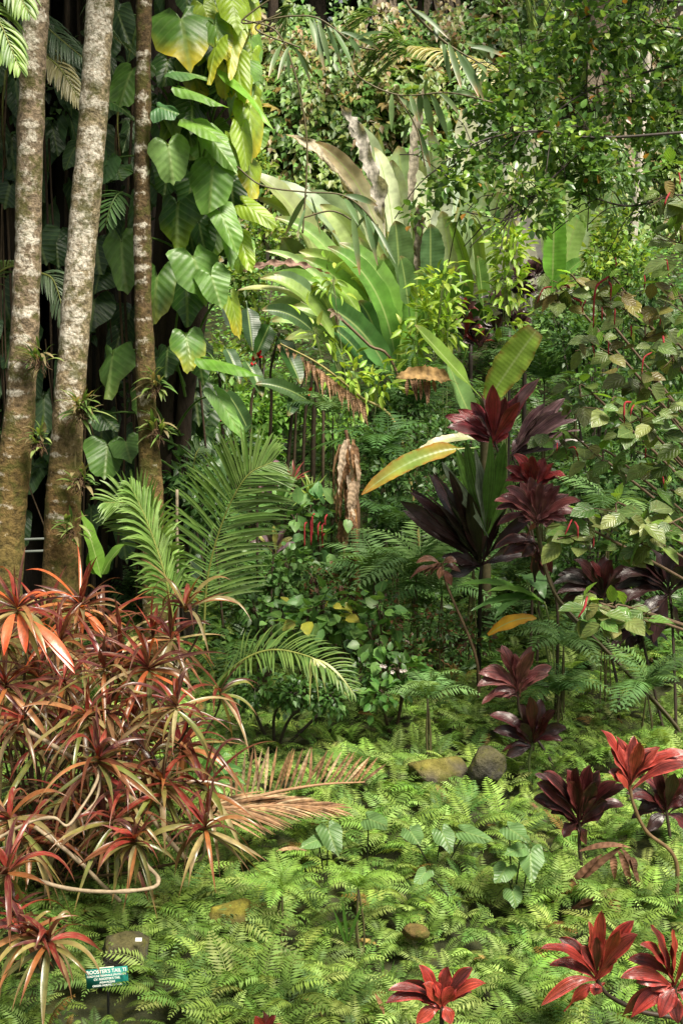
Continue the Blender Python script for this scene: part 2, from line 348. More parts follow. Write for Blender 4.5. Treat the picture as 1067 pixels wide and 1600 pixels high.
# ------------------------------------------------------------------ fern carpet (uncountable)
def ferncarpet():
    mb = MB(); Ts = [T_frond(16, .26, a, b, seed=s) for s, (a, b) in enumerate([(.5, .15), (.8, .4), (.35, .1), (.65, .3)])]
    pts = []
    y = 4.2
    while y < 14.2:
        st = .112 + .011 * (y - 4); hw = y * .34 + 1.5
        for x in np.arange(-hw, hw, st): pts.append((x + U(-.5, .5) * st, y + U(-.5, .5) * st))
        y += st
    pts = A(pts); N = len(pts)
    h = ground(pts[:, 0], pts[:, 1]); bumpy = .5 + .5 * wob(pts, 3.2, 9, 2)
    keep = np.ones(N, bool)
    for (rx, ry, rr) in ROCKXY: keep &= ((pts[:, 0] - rx) ** 2 + (pts[:, 1] - ry) ** 2) > rr * rr
    sgx = P(168, 1527, 6.3)[0]
    pts, h, bumpy = pts[keep], h[keep], bumpy[keep]; N = len(pts)
    nf = 6
    for k in range(nf):
        a = rng.uniform(0, 2 * np.pi, N); el = rng.uniform(.25, 1.0, N)
        d = np.stack([np.cos(a) * np.cos(el), np.sin(a) * np.cos(el) - .18, np.sin(el)], -1)
        n = np.stack([-np.cos(a) * np.sin(el), -np.sin(a) * np.sin(el), np.cos(el)], -1) + rng.normal(0, .22, (N, 3))
        pos = np.stack([pts[:, 0] + rng.normal(0, .03, N), pts[:, 1] + rng.normal(0, .03, N), h + .0 + .17 * bumpy + rng.uniform(0, .05, N)], -1)
        size = rng.uniform(.13, .29, N) * (.8 + .4 * bumpy)
        size = size * np.where((np.abs(pts[:, 0] - sgx) < .30) & (pts[:, 1] < 6.45) & (pts[:, 1] > 5.2), .45, 1.)
        pos[:, 2] -= np.where((np.abs(pts[:, 0] - sgx) < .30) & (pts[:, 1] < 6.45) & (pts[:, 1] > 5.2), .12, 0.)
        tone = .5 + .5 * wob(pts, 1.3, 21, 2)
        c = pick([(.165, .275, .05), (.22, .34, .065), (.11, .20, .045), (.28, .385, .10)], N, .22)
        c = c * (.7 + .5 * tone[:, None])
        br = rng.random(N) < .012; c[br] = A([.20, .12, .03])
        w_ = rng.integers(0, len(Ts), N)
        for q in range(len(Ts)):
            s = w_ == q; scatter(mb, Ts[q], pos[s], d[s], n[s], size[s], c[s])
    single('fern_ground_cover', mb, MT['fern'], 'low bright green ferns carpeting the whole clearing floor', 'ground cover', (0, 8, 0), kind='stuff', smooth=False)

# ------------------------------------------------------------------ rocks
def rock(px, py, Y, wpx, hpx, col, label, seed, mossy, sink=.35):
    c = P(px, py, Y); rx = M(wpx, Y) / 2; rz = M(hpx, Y) / 2
    n = 26; th = np.linspace(0.02, np.pi - .02, n); ph = np.linspace(0, 2 * np.pi, 40, endpoint=False)
    D = np.stack([np.sin(th)[:, None] * np.cos(ph), np.sin(th)[:, None] * np.sin(ph), np.cos(th)[:, None] * np.ones(40)], -1)
    D2 = np.sign(D) * np.abs(D) ** .85
    rr_ = np.random.default_rng(seed + 300); pn = nrm(rr_.normal(size=(16, 3))); rad = np.min(np.where(D @ pn.T > .15, rr_.uniform(.62, .92, 16) / np.maximum(D @ pn.T, .15), 9.), -1); D2 = D * np.minimum(rad, 1.05)[..., None]
    X = D2 * A([rx * 1.15, rx * .9, rz * 1.5]) * (1 + .05 * wob(D, 7., seed + 9, 3))[..., None] + c
    cc = np.broadcast_to(A(col), X.shape).copy(); k = (np.clip(D[..., 2] * 1.4 + .6 * wob(D, 5, seed + 5), 0, 1) * mossy)[..., None]
    cc = cc * (1 - k) + A([.17, .15, .02]) * k
    i = np.arange(n - 1)[:, None] * 40 + np.arange(40)[None]; j = np.arange(n - 1)[:, None] * 40 + (np.arange(40)[None] + 1) % 40
    mb = MB(); mb.add(X.reshape(-1, 3), np.stack([i, i + 40, j + 40, j], -1).reshape(-1, 4), cc.reshape(-1, 3))
    mb.add(A([[0, 0, 0]]) + c, np.zeros((0, 4), int), col)
    single('mossy_rock', mb, MT['rock'], label, 'rock', (c[0], c[1], c[2] - rz), group='rocks among the ferns')
    return (c[0], c[1], rx * .3)
ROCKXY = []
for a in [(680, 1210, 8.9, 92, 46, (.10, .085, .06), 'low mossy boulder left of the two in the centre of the fern bed', 1, .8),
          (762, 1204, 8.8, 54, 54, (.055, .05, .042), 'dark upright boulder close behind the low mossy boulder in the fern bed', 2, .25),
          (362, 1432, 6.9, 74, 40, (.12, .10, .03), 'rounded rock thickly covered in yellow moss in the lower fern bed', 3, 1.),
          (200, 1492, 6.6, 86, 62, (.05, .045, .038), 'dark rock just behind the green name sign', 4, .35),
          (650, 1454, 6.9, 46, 18, (.12, .07, .03), 'small rusty brown rock nearly hidden in the lower fern bed', 6, .3)]:
    q_ = rock(*a); ROCKXY.append(q_)
    if a[0] == 200: ROCKXY.append((q_[0], q_[1] - .25, .16))
mb = MB(); blade(mb, spline([P(212, 1468, 6.5), P(222, 1468, 6.5)], 4), UP + CAM, .02, lambda t: np.ones_like(t), (.7, .7, .68), nw=2, fold=0)
single('paper_scrap', mb, MT['paint'], 'small white scrap lying on top of the dark rock behind the sign', 'scrap', P(217, 1468, 6.5))
ferncarpet()

# ------------------------------------------------------------------ sign
def sign():
    Y = 6.3; c = P(168, 1527, Y); base = A([c[0], Y, float(ground(c[0], Y))])
    t = thing('name_sign', 'small green plant name sign with white lettering tilted on a black stake', 'sign', base)
    tb = thing_rot = math.radians(6)
    u = A([math.cos(tb), 0, math.sin(tb)]); vv = nrm(A([-math.sin(tb) * .9, .16, .94])); nn = nrm(np.cross(u, vv))
    W, H, D = M(69, Y), M(31, Y), .006
    mb = MB(); cs = [(-1, -1), (1, -1), (1, 1), (-1, 1)]
    V = [c + u * W / 2 * a + vv * H / 2 * b + nn * z for z in (0, D) for a, b in cs]
    mb.add(A(V), [[0, 3, 2, 1], [4, 5, 6, 7], [0, 1, 5, 4], [1, 2, 6, 5], [2, 3, 7, 6], [3, 0, 4, 7]], (.010, .17, .14))
    part('sign_plate', mb, MT['paint'], t, smooth=False)
    mb = MB(); tube(mb, spline([base - UP * .1, c - vv * H * .40 - nn * .006], 8), .007, 8, (.012, .012, .012)); part('stake', mb, MT['stem'], t)
    mb = MB(); q = c + vv * (H / 2 + .002); tube(mb, [q - u * W * .16 + nn * .003, q + u * W * .18 + nn * .003], .0032, 6, (.6, .6, .45)); part('label_clip', mb, MT['paint'], t)
    wm = solidmat('white_lettering', .5, 5., .02, 0.)
    for k, (s, sz, dy, dx) in enumerate([("ROOSTER'S TAIL TI", .026, .33, 0), ('CORDYLINE TERMINALIS (FRUTICOSA)', .0135, .12, 0), ("CV. ROOSTER'S TAIL", .0155, -.05, 0),
                                     ('AGAVACEAE', .0145, -.22, .0), ('ORIGIN: HORTICULTURAL', .0135, -.38, 0)]):
        cu = bpy.data.curves.new('txt', 'FONT'); cu.body = s; cu.size = sz; cu.align_x = 'CENTER'; cu.align_y = 'CENTER'; cu.extrude = .0005; cu.offset = sz * .02
        o = bpy.data.objects.new('txt', cu); sc.collection.objects.link(o); dg = bpy.context.evaluated_depsgraph_get()
        me = bpy.data.meshes.new_from_object(o.evaluated_get(dg)); bpy.data.objects.remove(o)
        n = len(me.vertices); V = np.zeros(n * 3); me.vertices.foreach_get('co', V); V = V.reshape(-1, 3)
        wd = V[:, 0].max() - V[:, 0].min(); fx = min(1., W * .94 / wd)
        X = c + vv * H * dy + nn * (D + .0008) + np.outer(V[:, 0] * fx, u) + np.outer(V[:, 1], vv) + np.outer(V[:, 2], nn) - base
        me.vertices.foreach_set('co', X.astype(np.float32).ravel()); a = me.attributes.new('Col', 'FLOAT_COLOR', 'POINT')
        a.data.foreach_set('color', np.tile([.75, .78, .74, 1], n).astype(np.float32)); me.materials.clear(); me.materials.append(wm); me.update()
        o = bpy.data.objects.new('lettering', me); sc.collection.objects.link(o); o.parent = t
sign()

# ------------------------------------------------------------------ three palms on the left
def palm_trunk(label, path, rads, seed, mossline, lich, cr):
    pts = spline(path, 170); r = np.interp(np.linspace(0, 1, 170), np.linspace(0, 1, len(rads)), rads)
    z = pts[:, 2]; rg = (z * 6.2 + .6 * np.sin(z * 3)) % 1; r = r * (1 + .035 * np.exp(-((rg - .5) / .12) ** 2))
    base = A([pts[0][0], pts[0][1], pts[0][2]])
    t = thing('palm_tree', label, 'palm tree', base)
    k = sst(z, mossline - .7, mossline + .9)[:, None]; q = (.5 + .5 * wob(pts, 2.5, seed))[:, None]
    low = A([.19, .10, .045]) * q + A([.12, .10, .025]) * (1 - q); hi = A(cr)
    col = low * (1 - k) + hi * k
    def lz(X):
        a = (X[..., 0] - pts[:, None, 0]) / r[:, None]
        return -.10 + lich * sst(X[..., 2], mossline - .4, mossline + 1.) - .22 * np.clip(a - .45, 0, 1) + .15 * np.exp(-((((X[..., 2] * 6.2 + .6 * np.sin(X[..., 2] * 3)) % 1) - .5) / .14) ** 2)
    mb = MB(); tube(mb, pts, r, 36, col, .009, 17., seed, lz); part('trunk', mb, MT['bark'], t)
    # crown far above the frame
    top = pts[-1]
    for i in range(9):
        a = i * 2.4 + seed; d = A([math.cos(a), math.sin(a), .75]); cv = arch(top, d, 2.4, 1.3, 14)
        m1 = MB(); tube(m1, cv, np.linspace(.022, .004, 14), 5, (.12, .16, .04)); leaflets(m1, cv, 30, .5, .035, [(.05, .10, .02)]); part('frond', m1, MT['palm'], t)
    return t, pts, r
def leaflets(mb, cv, n, ln, wd, cols, N=None, ang=.75, droop=.5, s0=.08, tipc=None, up=.35, jit=.08, shape=None, sides=(-1, 1)):
    m = len(cv); T = nrm(np.gradient(cv, axis=0)); N = UP if N is None else N
    for i in range(n):
        s = s0 + (1 - s0) * (i + .5) / n; f = s * (m - 1); a = int(min(f, m - 2)); u = f - a
        c = cv[a] * (1 - u) + cv[a + 1] * u; t = nrm(T[a] * (1 - u) + T[a + 1] * u); sd = nrm(np.cross(t, N)); nn = nrm(np.cross(sd, t))
        L = ln * (math.sin(math.pi * min(1, s * .72 + .24)) ** .7 if shape is None else shape(s))
        for q in sides:
            an = ang * (1 - .45 * s) * U(.93, 1.07)
            d = t * math.cos(an) + sd * q * math.sin(an) + nn * up * U(.7, 1.2) + A([rnd.gauss(0, jit), rnd.gauss(0, jit), rnd.gauss(0, jit)])
            col = A(rnd.choice(cols)) * U(.8, 1.2)
            blade(mb, arch(c, d, L * U(.93, 1.05), droop, 6, 1.6), nn * .8 + UP * .3, wd, pr_lance, col, nw=2, fold=.35, tip=.75, tipc=tipc)
PT = {}
PT[1] = palm_trunk('left palm with white lichen patches and a mossy brown foot, cut by the photo edge',
    [A([P(-12, 900, 10)[0], 10, -.3]), P(8, 860, 10), P(32, 640, 10), P(42, 450, 10), P(50, 150, 10), P(60, -60, 10), P(70, -420, 10)], [.19, .155, .118, .105, .10, .10, .095], 1, 2.9, .11, (.24, .18, .12))
PT[2] = palm_trunk('middle palm with pale ringed bark, the thickest of the three trunks',
    [A([P(88, 900, 10.3)[0], 10.3, -.3]), P(98, 850, 10.3), P(108, 640, 10.3), P(124, 430, 10.3), P(145, 200, 10.3), P(157, 0, 10.3), P(175, -420, 10.3)], [.19, .155, .125, .118, .115, .112, .105], 2, 2.7, .17, (.30, .24, .15))
PT[3] = palm_trunk('slender dark barked palm, right one of the three, beside the climbing vine',
    [A([P(244, 880, 11)[0], 11, 0]), P(238, 790, 11), P(229, 620, 11), P(223, 400, 11), P(223, 200, 11), P(226, 0, 11), P(232, -420, 11)], [.125, .10, .085, .075, .068, .065, .06], 3, 3.0, .07, (.115, .075, .035))

# epiphytes that cling to the trunks
def strap_clump(name, label, cat, c, n, L, W, cols, mat, group=None, elr=(-.5, 1.3), droop=.9, front=True, tipc=None, roots=True):
    t = thing(name, label, cat, c, group); mb = MB()
    for i in range(n):
        a = U(-math.pi, 0) if front else U(-math.pi, math.pi); el = U(*elr)
        d = A([math.cos(a) * math.cos(el), math.sin(a) * math.cos(el), math.sin(el)])
        blade(mb, arch(c + d * .02 + (A([U(-.05, .05), U(-.02, .02), U(-.07, .07)]) if roots else 0), d, L * U(.6, 1.15), droop * U(.5, 1.2), 8), UP + CAM * .3, W * U(.7, 1.2), pr_strap, A(rnd.choice(cols)) * U(.7, 1.25), nw=2, fold=.3, tip=.8, tipc=tipc)
    part('foliage', mb, mat, t)
    if roots:
        mb = MB()
        for i in range(34):
            d = A([U(-.8, .8), U(-1, 0), U(-1.2, .1)]); tube(mb, arch(c, d, L * U(.3, 1.0), 1.2, 7) + rng.normal(0, .009, (7, 3)), .0025, 4, A([.13, .075, .04]) * U(.5, 1.3))
        part('root_tangle', mb, MT['twig'], t)
    return t
G1 = [(.14, .22, .05), (.09, .17, .04), (.22, .28, .09), (.25, .20, .10)]
for px, py, Y, n, L, lab in [(128, 640, 10.1, 34, .27, 'tuft of narrow green orchid leaves on the middle palm trunk'), (60, 560, 9.85, 18, .22, 'dry rootsy orchid clump high on the left palm trunk'),
        (62, 690, 9.85, 22, .18, 'mossy orchid clump low on the left palm trunk'), (125, 748, 10.1, 20, .19, 'small strap leaved clump on the middle palm below the orchid tuft'),
        (112, 828, 10.05, 20, .18, 'lowest strap leaved clump on the middle palm trunk'), (245, 600, 10.9, 20, .22, 'brownish orchid clump halfway up the slender palm'), (246, 670, 10.9, 24, .24, 'ragged rootsy epiphyte low on the slender palm')]:
    strap_clump('epiphyte', lab, 'epiphyte', P(px, py, Y), int(n * 1.3), L * .85, .03, G1, MT['small'], 'epiphytes on the palm trunks')

# ------------------------------------------------------------------ dark tree mass added to fill the black gap behind the palms
def backdrop_tree():
    base = A([-2.9, 13.6, 0.3]); t = thing('added_dark_tree', 'dark fluted trunk mass added to fill the shade behind the three palms', 'tree', base)
    mb = MB()
    for i in range(22):
        x = -5.6 + i * .16 + U(-.05, .05); y = 13.5 + .6 * math.sin(i * 1.3); r = U(.14, .26)
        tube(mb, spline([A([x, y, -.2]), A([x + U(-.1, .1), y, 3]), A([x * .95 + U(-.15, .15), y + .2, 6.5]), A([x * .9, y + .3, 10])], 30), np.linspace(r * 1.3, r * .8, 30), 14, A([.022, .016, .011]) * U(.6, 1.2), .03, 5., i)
    part('trunk', mb, MT['dark'], t)
    for i in range(12):
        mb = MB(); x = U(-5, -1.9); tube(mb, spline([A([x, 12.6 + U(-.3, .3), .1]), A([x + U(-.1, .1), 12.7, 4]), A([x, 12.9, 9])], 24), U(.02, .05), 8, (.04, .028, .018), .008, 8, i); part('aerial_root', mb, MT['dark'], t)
    # unseen crown added overhead to block light behind the palms
    mb = MB(); n = 26000; cc = rng.uniform([-10.5, 11.2, 7.4], [-.9, 21, 12], (300, 3)); idx = rng.integers(0, 300, n)
    pos = cc[idx] + rng.normal(0, .42, (n, 3)); pos = pos[pos[:, 2] > 3.1 + pos[:, 1] * .35]; n = len(pos)
    scatter(mb, T_leaf(.5), pos, rng.normal(0, 1, (n, 3)) + A([0, 0, -.4]), rng.normal(0, .5, (n, 3)) + UP, rng.uniform(.16, .32, n), pick([(.035, .07, .015), (.05, .10, .02)], n))
    part('crown', mb, MT['small'], t)
    mb = MB()
    for i in range(9):
        tube(mb, spline([A([-3 + U(-1, 1), 13.7, 8]), A([-5 + i * .6, 14 + U(-1, 2), 9.2]), A([-9 + i * 1.0, U(12, 19), 10.2])], 12), np.linspace(.22, .05, 12), 8, (.04, .03, .02), .02, 5., i)
    part('limb', mb, MT['dark'], t)
backdrop_tree()
# ------------------------------------------------------------------ giant climbing philodendron
HO = A([[0, 1], [.14, .95], [.36, .85], [.60, .68], [.82, .46], [.97, .22], [1, .0], [.93, -.17], [.76, -.28], [.50, -.32], [.26, -.25], [.08, -.11], [0, 0]], float)
def heart(mb, att, tip, W, N, col, cup=.18, tipc=None, droop=.25, lobes=True, cuts=0):
    y = A(tip) - A(att); L = np.linalg.norm(y); y = nrm(y); s = nrm(np.cross(y, N)); n = nrm(np.cross(s, y))
    V = []; C = []; Lu = []; K = 5; ph = U(0, 6); asym = U(.72, 1.1)
    out_ = [(x, yy) for x, yy in HO] + [(-x, yy) for x, yy in HO[::-1][1:-1]]
    m = len(out_)
    for k in range(K + 1):
        r = k / K
        for j, (x, yy) in enumerate(out_):
            rr = r if not (cuts and k > 2 and j % 2 and .1 < abs(x)) else r * (1 - cuts * (k - 2) / 3)
            X, Yy = x * rr, yy * rr
            z = -cup * abs(X) ** 1.6 * W * .5 - droop * L * max(Yy, 0) ** 2 * .6 + .06 * W * r * r * math.sin(j * 1.6 + ph) + .03 * W * abs(X)
            X = X * (asym if X > 0 else 1.); jj = 1 + .07 * r * math.sin(j * 1.7 + ph * 2)
            V.append(A(att) + s * X * W / 2 * jj + y * (Yy * jj + .06 * math.sin(ph) * X) * L + n * z); Lu.append([Yy + .5, X, .5])
            cc = A(col, float)
            if tipc is not None:
                q = min(1, max(0, (Yy - .35) * 1.3 + (r - .75) * 1.6 * (abs(X) > .3) + rnd.gauss(0, .12))); cc = cc * (1 - q) + A(tipc) * q
            C.append(cc)
    Fq = [[k * m + j, k * m + (j + 1) % m, (k + 1) * m + (j + 1) % m, (k + 1) * m + j] for k in range(K) for j in range(m)]
    mb.add(A(V), Fq, A(C), A(Lu))
LG = (.15, .30, .05); MG = (.085, .19, .03); DG = (.04, .105, .022); YG = (.27, .40, .03); BG = (.10, .22, .07); YL = (.55, .45, .03)  # yellow greens also carry the backlit glow along the vine's right side
def climber():
    base = A([-1.75, 12.2, .2]); t = thing('climbing_philodendron', 'giant heart leaved climbing vine hanging down a tree right of the palm trunks', 'climbing plant', base)
    mb = MB(); hx = lambda z: -1.62 + .1 * z * .5
    for i in range(7):
        x0 = -1.92 + i * .055; tube(mb, spline([A([x0, 12.3, 0]), A([x0 + .04, 12.25 + U(-.1, .1), 2.6]), A([x0 + .25 + i * .04, 12.3, 5.5]), A([x0 + .4 + i * .06, 12.4, 9])], 24), U(.05, .10), 9, (.03, .02, .013), .02, 6., i)
    part('stem', mb, MT['dark'], t, label='dark woody host stems behind the leaves')
    LV = [ # attach, tip, width px, colour, tip colour, depth, normal
     (263, 228, 276, 282, 68, (.21, .36, .10), None, 10.9, (-.1, -1, .75)), (250, 168, 285, 178, 42, (.09, .22, .08), None, 10.9, (.2, -1, .9)),
     (332, 264, 334, 332, 62, MG, LG, 11, (0, -1, .4)), (278, 322, 280, 388, 64, DG, YG, 11.2, (0, -1, .3)), (343, 330, 366, 394, 46, LG, None, 11.0, (.2, -1, .3)),
     (283, 30, 304, 92, 76, MG, YL, 11.2, (.1, -1, .2)), (318, 8, 330, 42, 36, YG, YL, 11.3, (0, -1, .2)), (336, 40, 350, 88, 42, LG, YL, 11.2, (.3, -1, .2)),
     (338, 72, 331, 124, 30, YG, YL, 11.0, (-.3, -1, .3)), (352, 104, 346, 156, 44, (.30, .34, .06), YL, 11.3, (.1, -1, .2)), (366, 28, 366, 112, 34, YG, YL, 11.3, (.4, -1, .2)),
     (380, 8, 384, 74, 34, YG, (.5, .5, .04), 11.5, (.6, -1, .2)), (364, 122, 434, 188, 34, (.20, .42, .04), None, 11.2, (.5, -.45, .9)), (390, 172, 396, 252, 46, YG, YL, 11.3, (.4, -1, .2)),
     (378, 205, 382, 268, 34, YG, None, 11.1, (.5, -1, .1)), (292, 140, 352, 166, 34, LG, None, 10.9, (0, -.5, 1)), (306, 192, 352, 214, 38, (.20, .38, .06), None, 10.9, (.1, -.7, 1)),
     (276, 112, 320, 112, 34, BG, LG, 11.0, (0, -.5, 1)), (330, 215, 374, 262, 40, LG, None, 11.0, (.3, -.8, .6)), (206, 110, 178, 158, 52, MG, LG, 11.4, (-.2, -1, .3)),
     (176, 160, 212, 176, 26, DG, None, 11.3, (0, -.7, .9)), (168, 250, 152, 285, 40, BG, None, 11.6, (-.2, -1, .6)), (183, 262, 186, 286, 44, BG, None, 11.6, (.1, -1, .7)),
     (190, 378, 197, 462, 62, (.13, .25, .05), None, 11.3, (-.3, -1, .3)), (246, 432, 240, 502, 56, MG, (.38, .40, .08), 11.2, (.1, -1, .25)), (303, 404, 328, 468, 62, (.13, .27, .05), None, 11.0, (.1, -1, .4)),
     (330, 430, 346, 484, 50, (.15, .30, .06), None, 10.95, (.3, -1, .4)), (292, 448, 288, 508, 54, DG, None, 11.3, (0, -1, .2)), (291, 527, 306, 582, 54, MG, (.5, .48, .05), 11.0, (.1, -1, .4)),
     (262, 546, 258, 588, 46, DG, None, 11.2, (0, -1, .3)), (176, 556, 162, 618, 62, (.10, .21, .04), (.15, .22, .04), 11.4, (-.2, -1, .35)), (197, 690, 206, 722, 44, (.10, .20, .05), None, 11.3, (0, -1, .7)),
     (168, 696, 172, 748, 52, MG, None, 11.35, (0, -1, .5)), (160, 650, 182, 676, 44, DG, None, 11.4, (0, -1, .6)), (214, 612, 216, 646, 26, MG, None, 11.5, (-.4, -1, .3)),
     (334, 562, 410, 590, 44, (.13, .30, .03), None, 10.9, (.1, -.45, 1)), (342, 622, 384, 682, 32, (.17, .34, .07), None, 10.9, (.6, -1, .4)), (386, 322, 434, 356, 34, YG, None, 11.2, (.3, -.8, .6)),
     (376, 372, 396, 424, 30, YG, None, 11.3, (.5, -1, .2)), (362, 470, 374, 532, 28, YG, YL, 11.3, (.6, -1, .2)), (352, 350, 362, 412, 36, LG, None, 11.2, (.4, -1, .2)),
     (300, 285, 292, 340, 50, DG, None, 11.5, (0, -1, .2)), (312, 352, 316, 400, 44, DG, None, 11.5, (0, -1, .2)), (250, 560, 246, 610, 40, DG, None, 11.5, (0, -1, .3)),
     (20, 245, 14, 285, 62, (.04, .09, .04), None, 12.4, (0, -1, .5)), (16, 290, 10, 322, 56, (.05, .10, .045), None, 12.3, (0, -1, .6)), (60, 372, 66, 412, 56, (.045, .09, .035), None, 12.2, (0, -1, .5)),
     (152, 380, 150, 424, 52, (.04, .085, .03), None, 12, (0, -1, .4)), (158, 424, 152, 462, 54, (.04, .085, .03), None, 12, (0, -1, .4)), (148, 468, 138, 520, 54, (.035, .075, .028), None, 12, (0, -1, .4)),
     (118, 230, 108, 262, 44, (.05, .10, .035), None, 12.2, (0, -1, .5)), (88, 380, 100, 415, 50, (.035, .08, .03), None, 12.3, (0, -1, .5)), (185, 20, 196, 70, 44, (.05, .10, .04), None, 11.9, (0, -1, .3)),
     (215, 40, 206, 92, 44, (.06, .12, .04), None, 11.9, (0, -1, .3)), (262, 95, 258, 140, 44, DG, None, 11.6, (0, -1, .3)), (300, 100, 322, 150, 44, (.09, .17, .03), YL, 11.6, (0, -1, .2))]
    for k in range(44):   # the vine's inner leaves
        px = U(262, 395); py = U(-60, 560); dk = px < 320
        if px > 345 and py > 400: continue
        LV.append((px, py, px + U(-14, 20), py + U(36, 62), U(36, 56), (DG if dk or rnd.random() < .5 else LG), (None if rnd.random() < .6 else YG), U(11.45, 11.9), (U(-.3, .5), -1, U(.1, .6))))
    for k in range(14):  # right fringe: yellowing leaves, with the side glow put into their colour
        px = U(362, 396); py = U(-30, 330); LV.append((px, py, px + U(-5, 16), py + U(38, 66), U(26, 38), YG, YL if rnd.random() < .5 else None, U(11.2, 11.7), (U(.2, .8), -1, U(0, .5))))
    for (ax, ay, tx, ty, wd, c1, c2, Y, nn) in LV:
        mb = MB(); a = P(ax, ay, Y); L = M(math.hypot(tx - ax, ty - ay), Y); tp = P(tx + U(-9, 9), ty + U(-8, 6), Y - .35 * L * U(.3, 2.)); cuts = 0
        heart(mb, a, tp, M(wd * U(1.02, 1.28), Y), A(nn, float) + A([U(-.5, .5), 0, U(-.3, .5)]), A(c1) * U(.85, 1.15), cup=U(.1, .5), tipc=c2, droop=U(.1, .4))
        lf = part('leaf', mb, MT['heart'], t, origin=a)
        mb = MB(); h = A([hx(a[2]) + U(-.2, .1), 12.1, a[2] - U(.1, .5)]); 
        if Y < 12: tube(mb, bez(h, a, A([0, -.05, .12]), 9), np.linspace(.014, .007, 9), 6, (.10, .18, .04)); part('petiole', mb, MT['stem'], lf)
    # deeply cut leaves
    for (ax, ay, tx, ty, Y) in [(192, 300, 166, 352, 11.3), (372, 120, 345, 146, 11.5)]:
        mb = MB(); cv = bez(P(ax, ay, Y), P(tx, ty, Y - .15), (0, -.05, .06), 12); tube(mb, cv, .008, 5, (.12, .2, .05)); leaflets(mb, cv, 11, M(34, Y), .032, [(.10, .2, .06)], N=A([-.2, -1, .5]), ang=1.2, droop=.3, s0=0, up=0, shape=lambda s: .5 + .6 * math.sin(math.pi * min(1, s * .8 + .2))); part('leaf', mb, MT['palm'], t)
climber()
def shade_vine():  # dark leaves added to deepen the backdrop behind the palms
    t = thing('shade_vine', 'dark vine leaves and hanging roots added over the dark backdrop behind the palm trunks', 'climbing plant', A([-3.2, 12.9, .3]))
    mb = MB()
    for k in range(170):
        Y = U(12.3, 13.0); px, py = U(-70, 350), U(-120, 880) ; L = U(36, 64)
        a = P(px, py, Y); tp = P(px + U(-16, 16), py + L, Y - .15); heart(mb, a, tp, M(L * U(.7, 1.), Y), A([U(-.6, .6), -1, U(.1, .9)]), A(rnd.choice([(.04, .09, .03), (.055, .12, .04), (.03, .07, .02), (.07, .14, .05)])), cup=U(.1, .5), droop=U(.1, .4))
    o = part('foliage', mb, MT['heart'], t)
    mb = MB(); n = 3200; pos = np.stack([rng.uniform(-3.9, -1.2, n), rng.uniform(12.4, 13.2, n), rng.uniform(.4, 7.2, n)], -1); k = .5 + .5 * wob(pos[:, ::2], 2.2, 71) > .5; pos = pos[k]; n = len(pos)
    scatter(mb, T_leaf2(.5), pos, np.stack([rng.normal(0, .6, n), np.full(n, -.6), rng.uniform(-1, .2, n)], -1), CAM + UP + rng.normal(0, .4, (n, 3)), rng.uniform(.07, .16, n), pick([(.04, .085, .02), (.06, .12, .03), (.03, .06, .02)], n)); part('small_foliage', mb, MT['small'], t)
    for i in range(26):
        mb = MB(); x = U(-3.8, -1.3); z0 = U(3, 7.5); tube(mb, spline([A([x, 12.35, z0]), A([x + U(-.15, .15), 12.3, z0 * .6]), A([x + U(-.2, .2), 12.4, U(.2, 2)])], 16), U(.006, .014), 5, A([.12, .08, .05]) * U(.4, 1.1)); part('hanging_root', mb, MT['dark'], t)
shade_vine()

# ------------------------------------------------------------------ generic rosette plants
def rosette(c, tips, Y, W, col, mat, parent, base_drop=.0, bulge=.22, prof=pr_ti, fold=.22, ripple=.07, colf=None, nw=4, dep=.45, edge=None, tipc=None, twist=.7):
    for k, tp in enumerate(tips):
        px, py = tp[0], tp[1]; L0 = M(math.hypot(px - c[0], py - c[1]), Y); dz = tp[2] if len(tp) > 2 else U(-dep, dep * .4) * L0
        p0 = P(c[0] + U(-3, 3), c[1] + U(-3, 3) + (U(0, 11) if py > c[1] - 40 else U(-6, 2)) * (prof is pr_ti), Y); p1 = P(px, py, Y + dz); L = np.linalg.norm(p1 - p0)
        d = nrm(p1 - p0); out_ = A([d[0], d[1], 0]); bl = (UP * bulge - out_ * .02) * L * (1 - abs(d[2]) * .6) 
        cc = A(col if colf is None else colf(k)) * U(.65, 1.35)
        n = nrm(UP * .75 + CAM * .75 - d * .1) + A([rnd.gauss(0, .35), rnd.gauss(0, .2), rnd.gauss(0, .2)])
        mb = MB(); blade(mb, bez(p0, p1, bl, 14), n, W * U(.85, 1.12), prof, cc, nw=nw, fold=fold, ripple=ripple, rf=U(3, 6), twist=U(-twist, twist), edge=edge, tip=.8, tipc=tipc)
        part('leaf', mb, mat, parent, origin=p0)
def ti(label, c, tips, Y, wpx, cols, stem, srad=.014, scol=(.05, .035, .025), edge=None, group='broad leaved red ti plants', **kw):
    st = [P(*s) if len(s) == 3 else P(s[0], s[1], Y) for s in stem]
    foot = st[-1].copy(); foot[2] = float(ground(foot[0], foot[1])) - .03; st.append(foot)
    t = thing('ti_plant', label, 'ti plant', foot + UP * .03, group)
    mb = MB(); tube(mb, spline([P(c[0], c[1], Y)] + st, 30), np.linspace(srad * .7, srad, 30), 9, scol, srad * .12, 60.); part('stem', mb, MT['stem'], t)
    tips = list(tips) + [(c[0] + (q[0] - c[0]) * U(.45, .75) + U(-8, 8), c[1] + (q[1] - c[1]) * U(.5, .8) + U(-10, 4)) for q in list(tips)[::3]]
    rosette(c, tips, Y, M(wpx, Y) * .86, None, MT['ti'], t, colf=lambda k: cols[k % len(cols)], edge=edge, **kw)
    return t
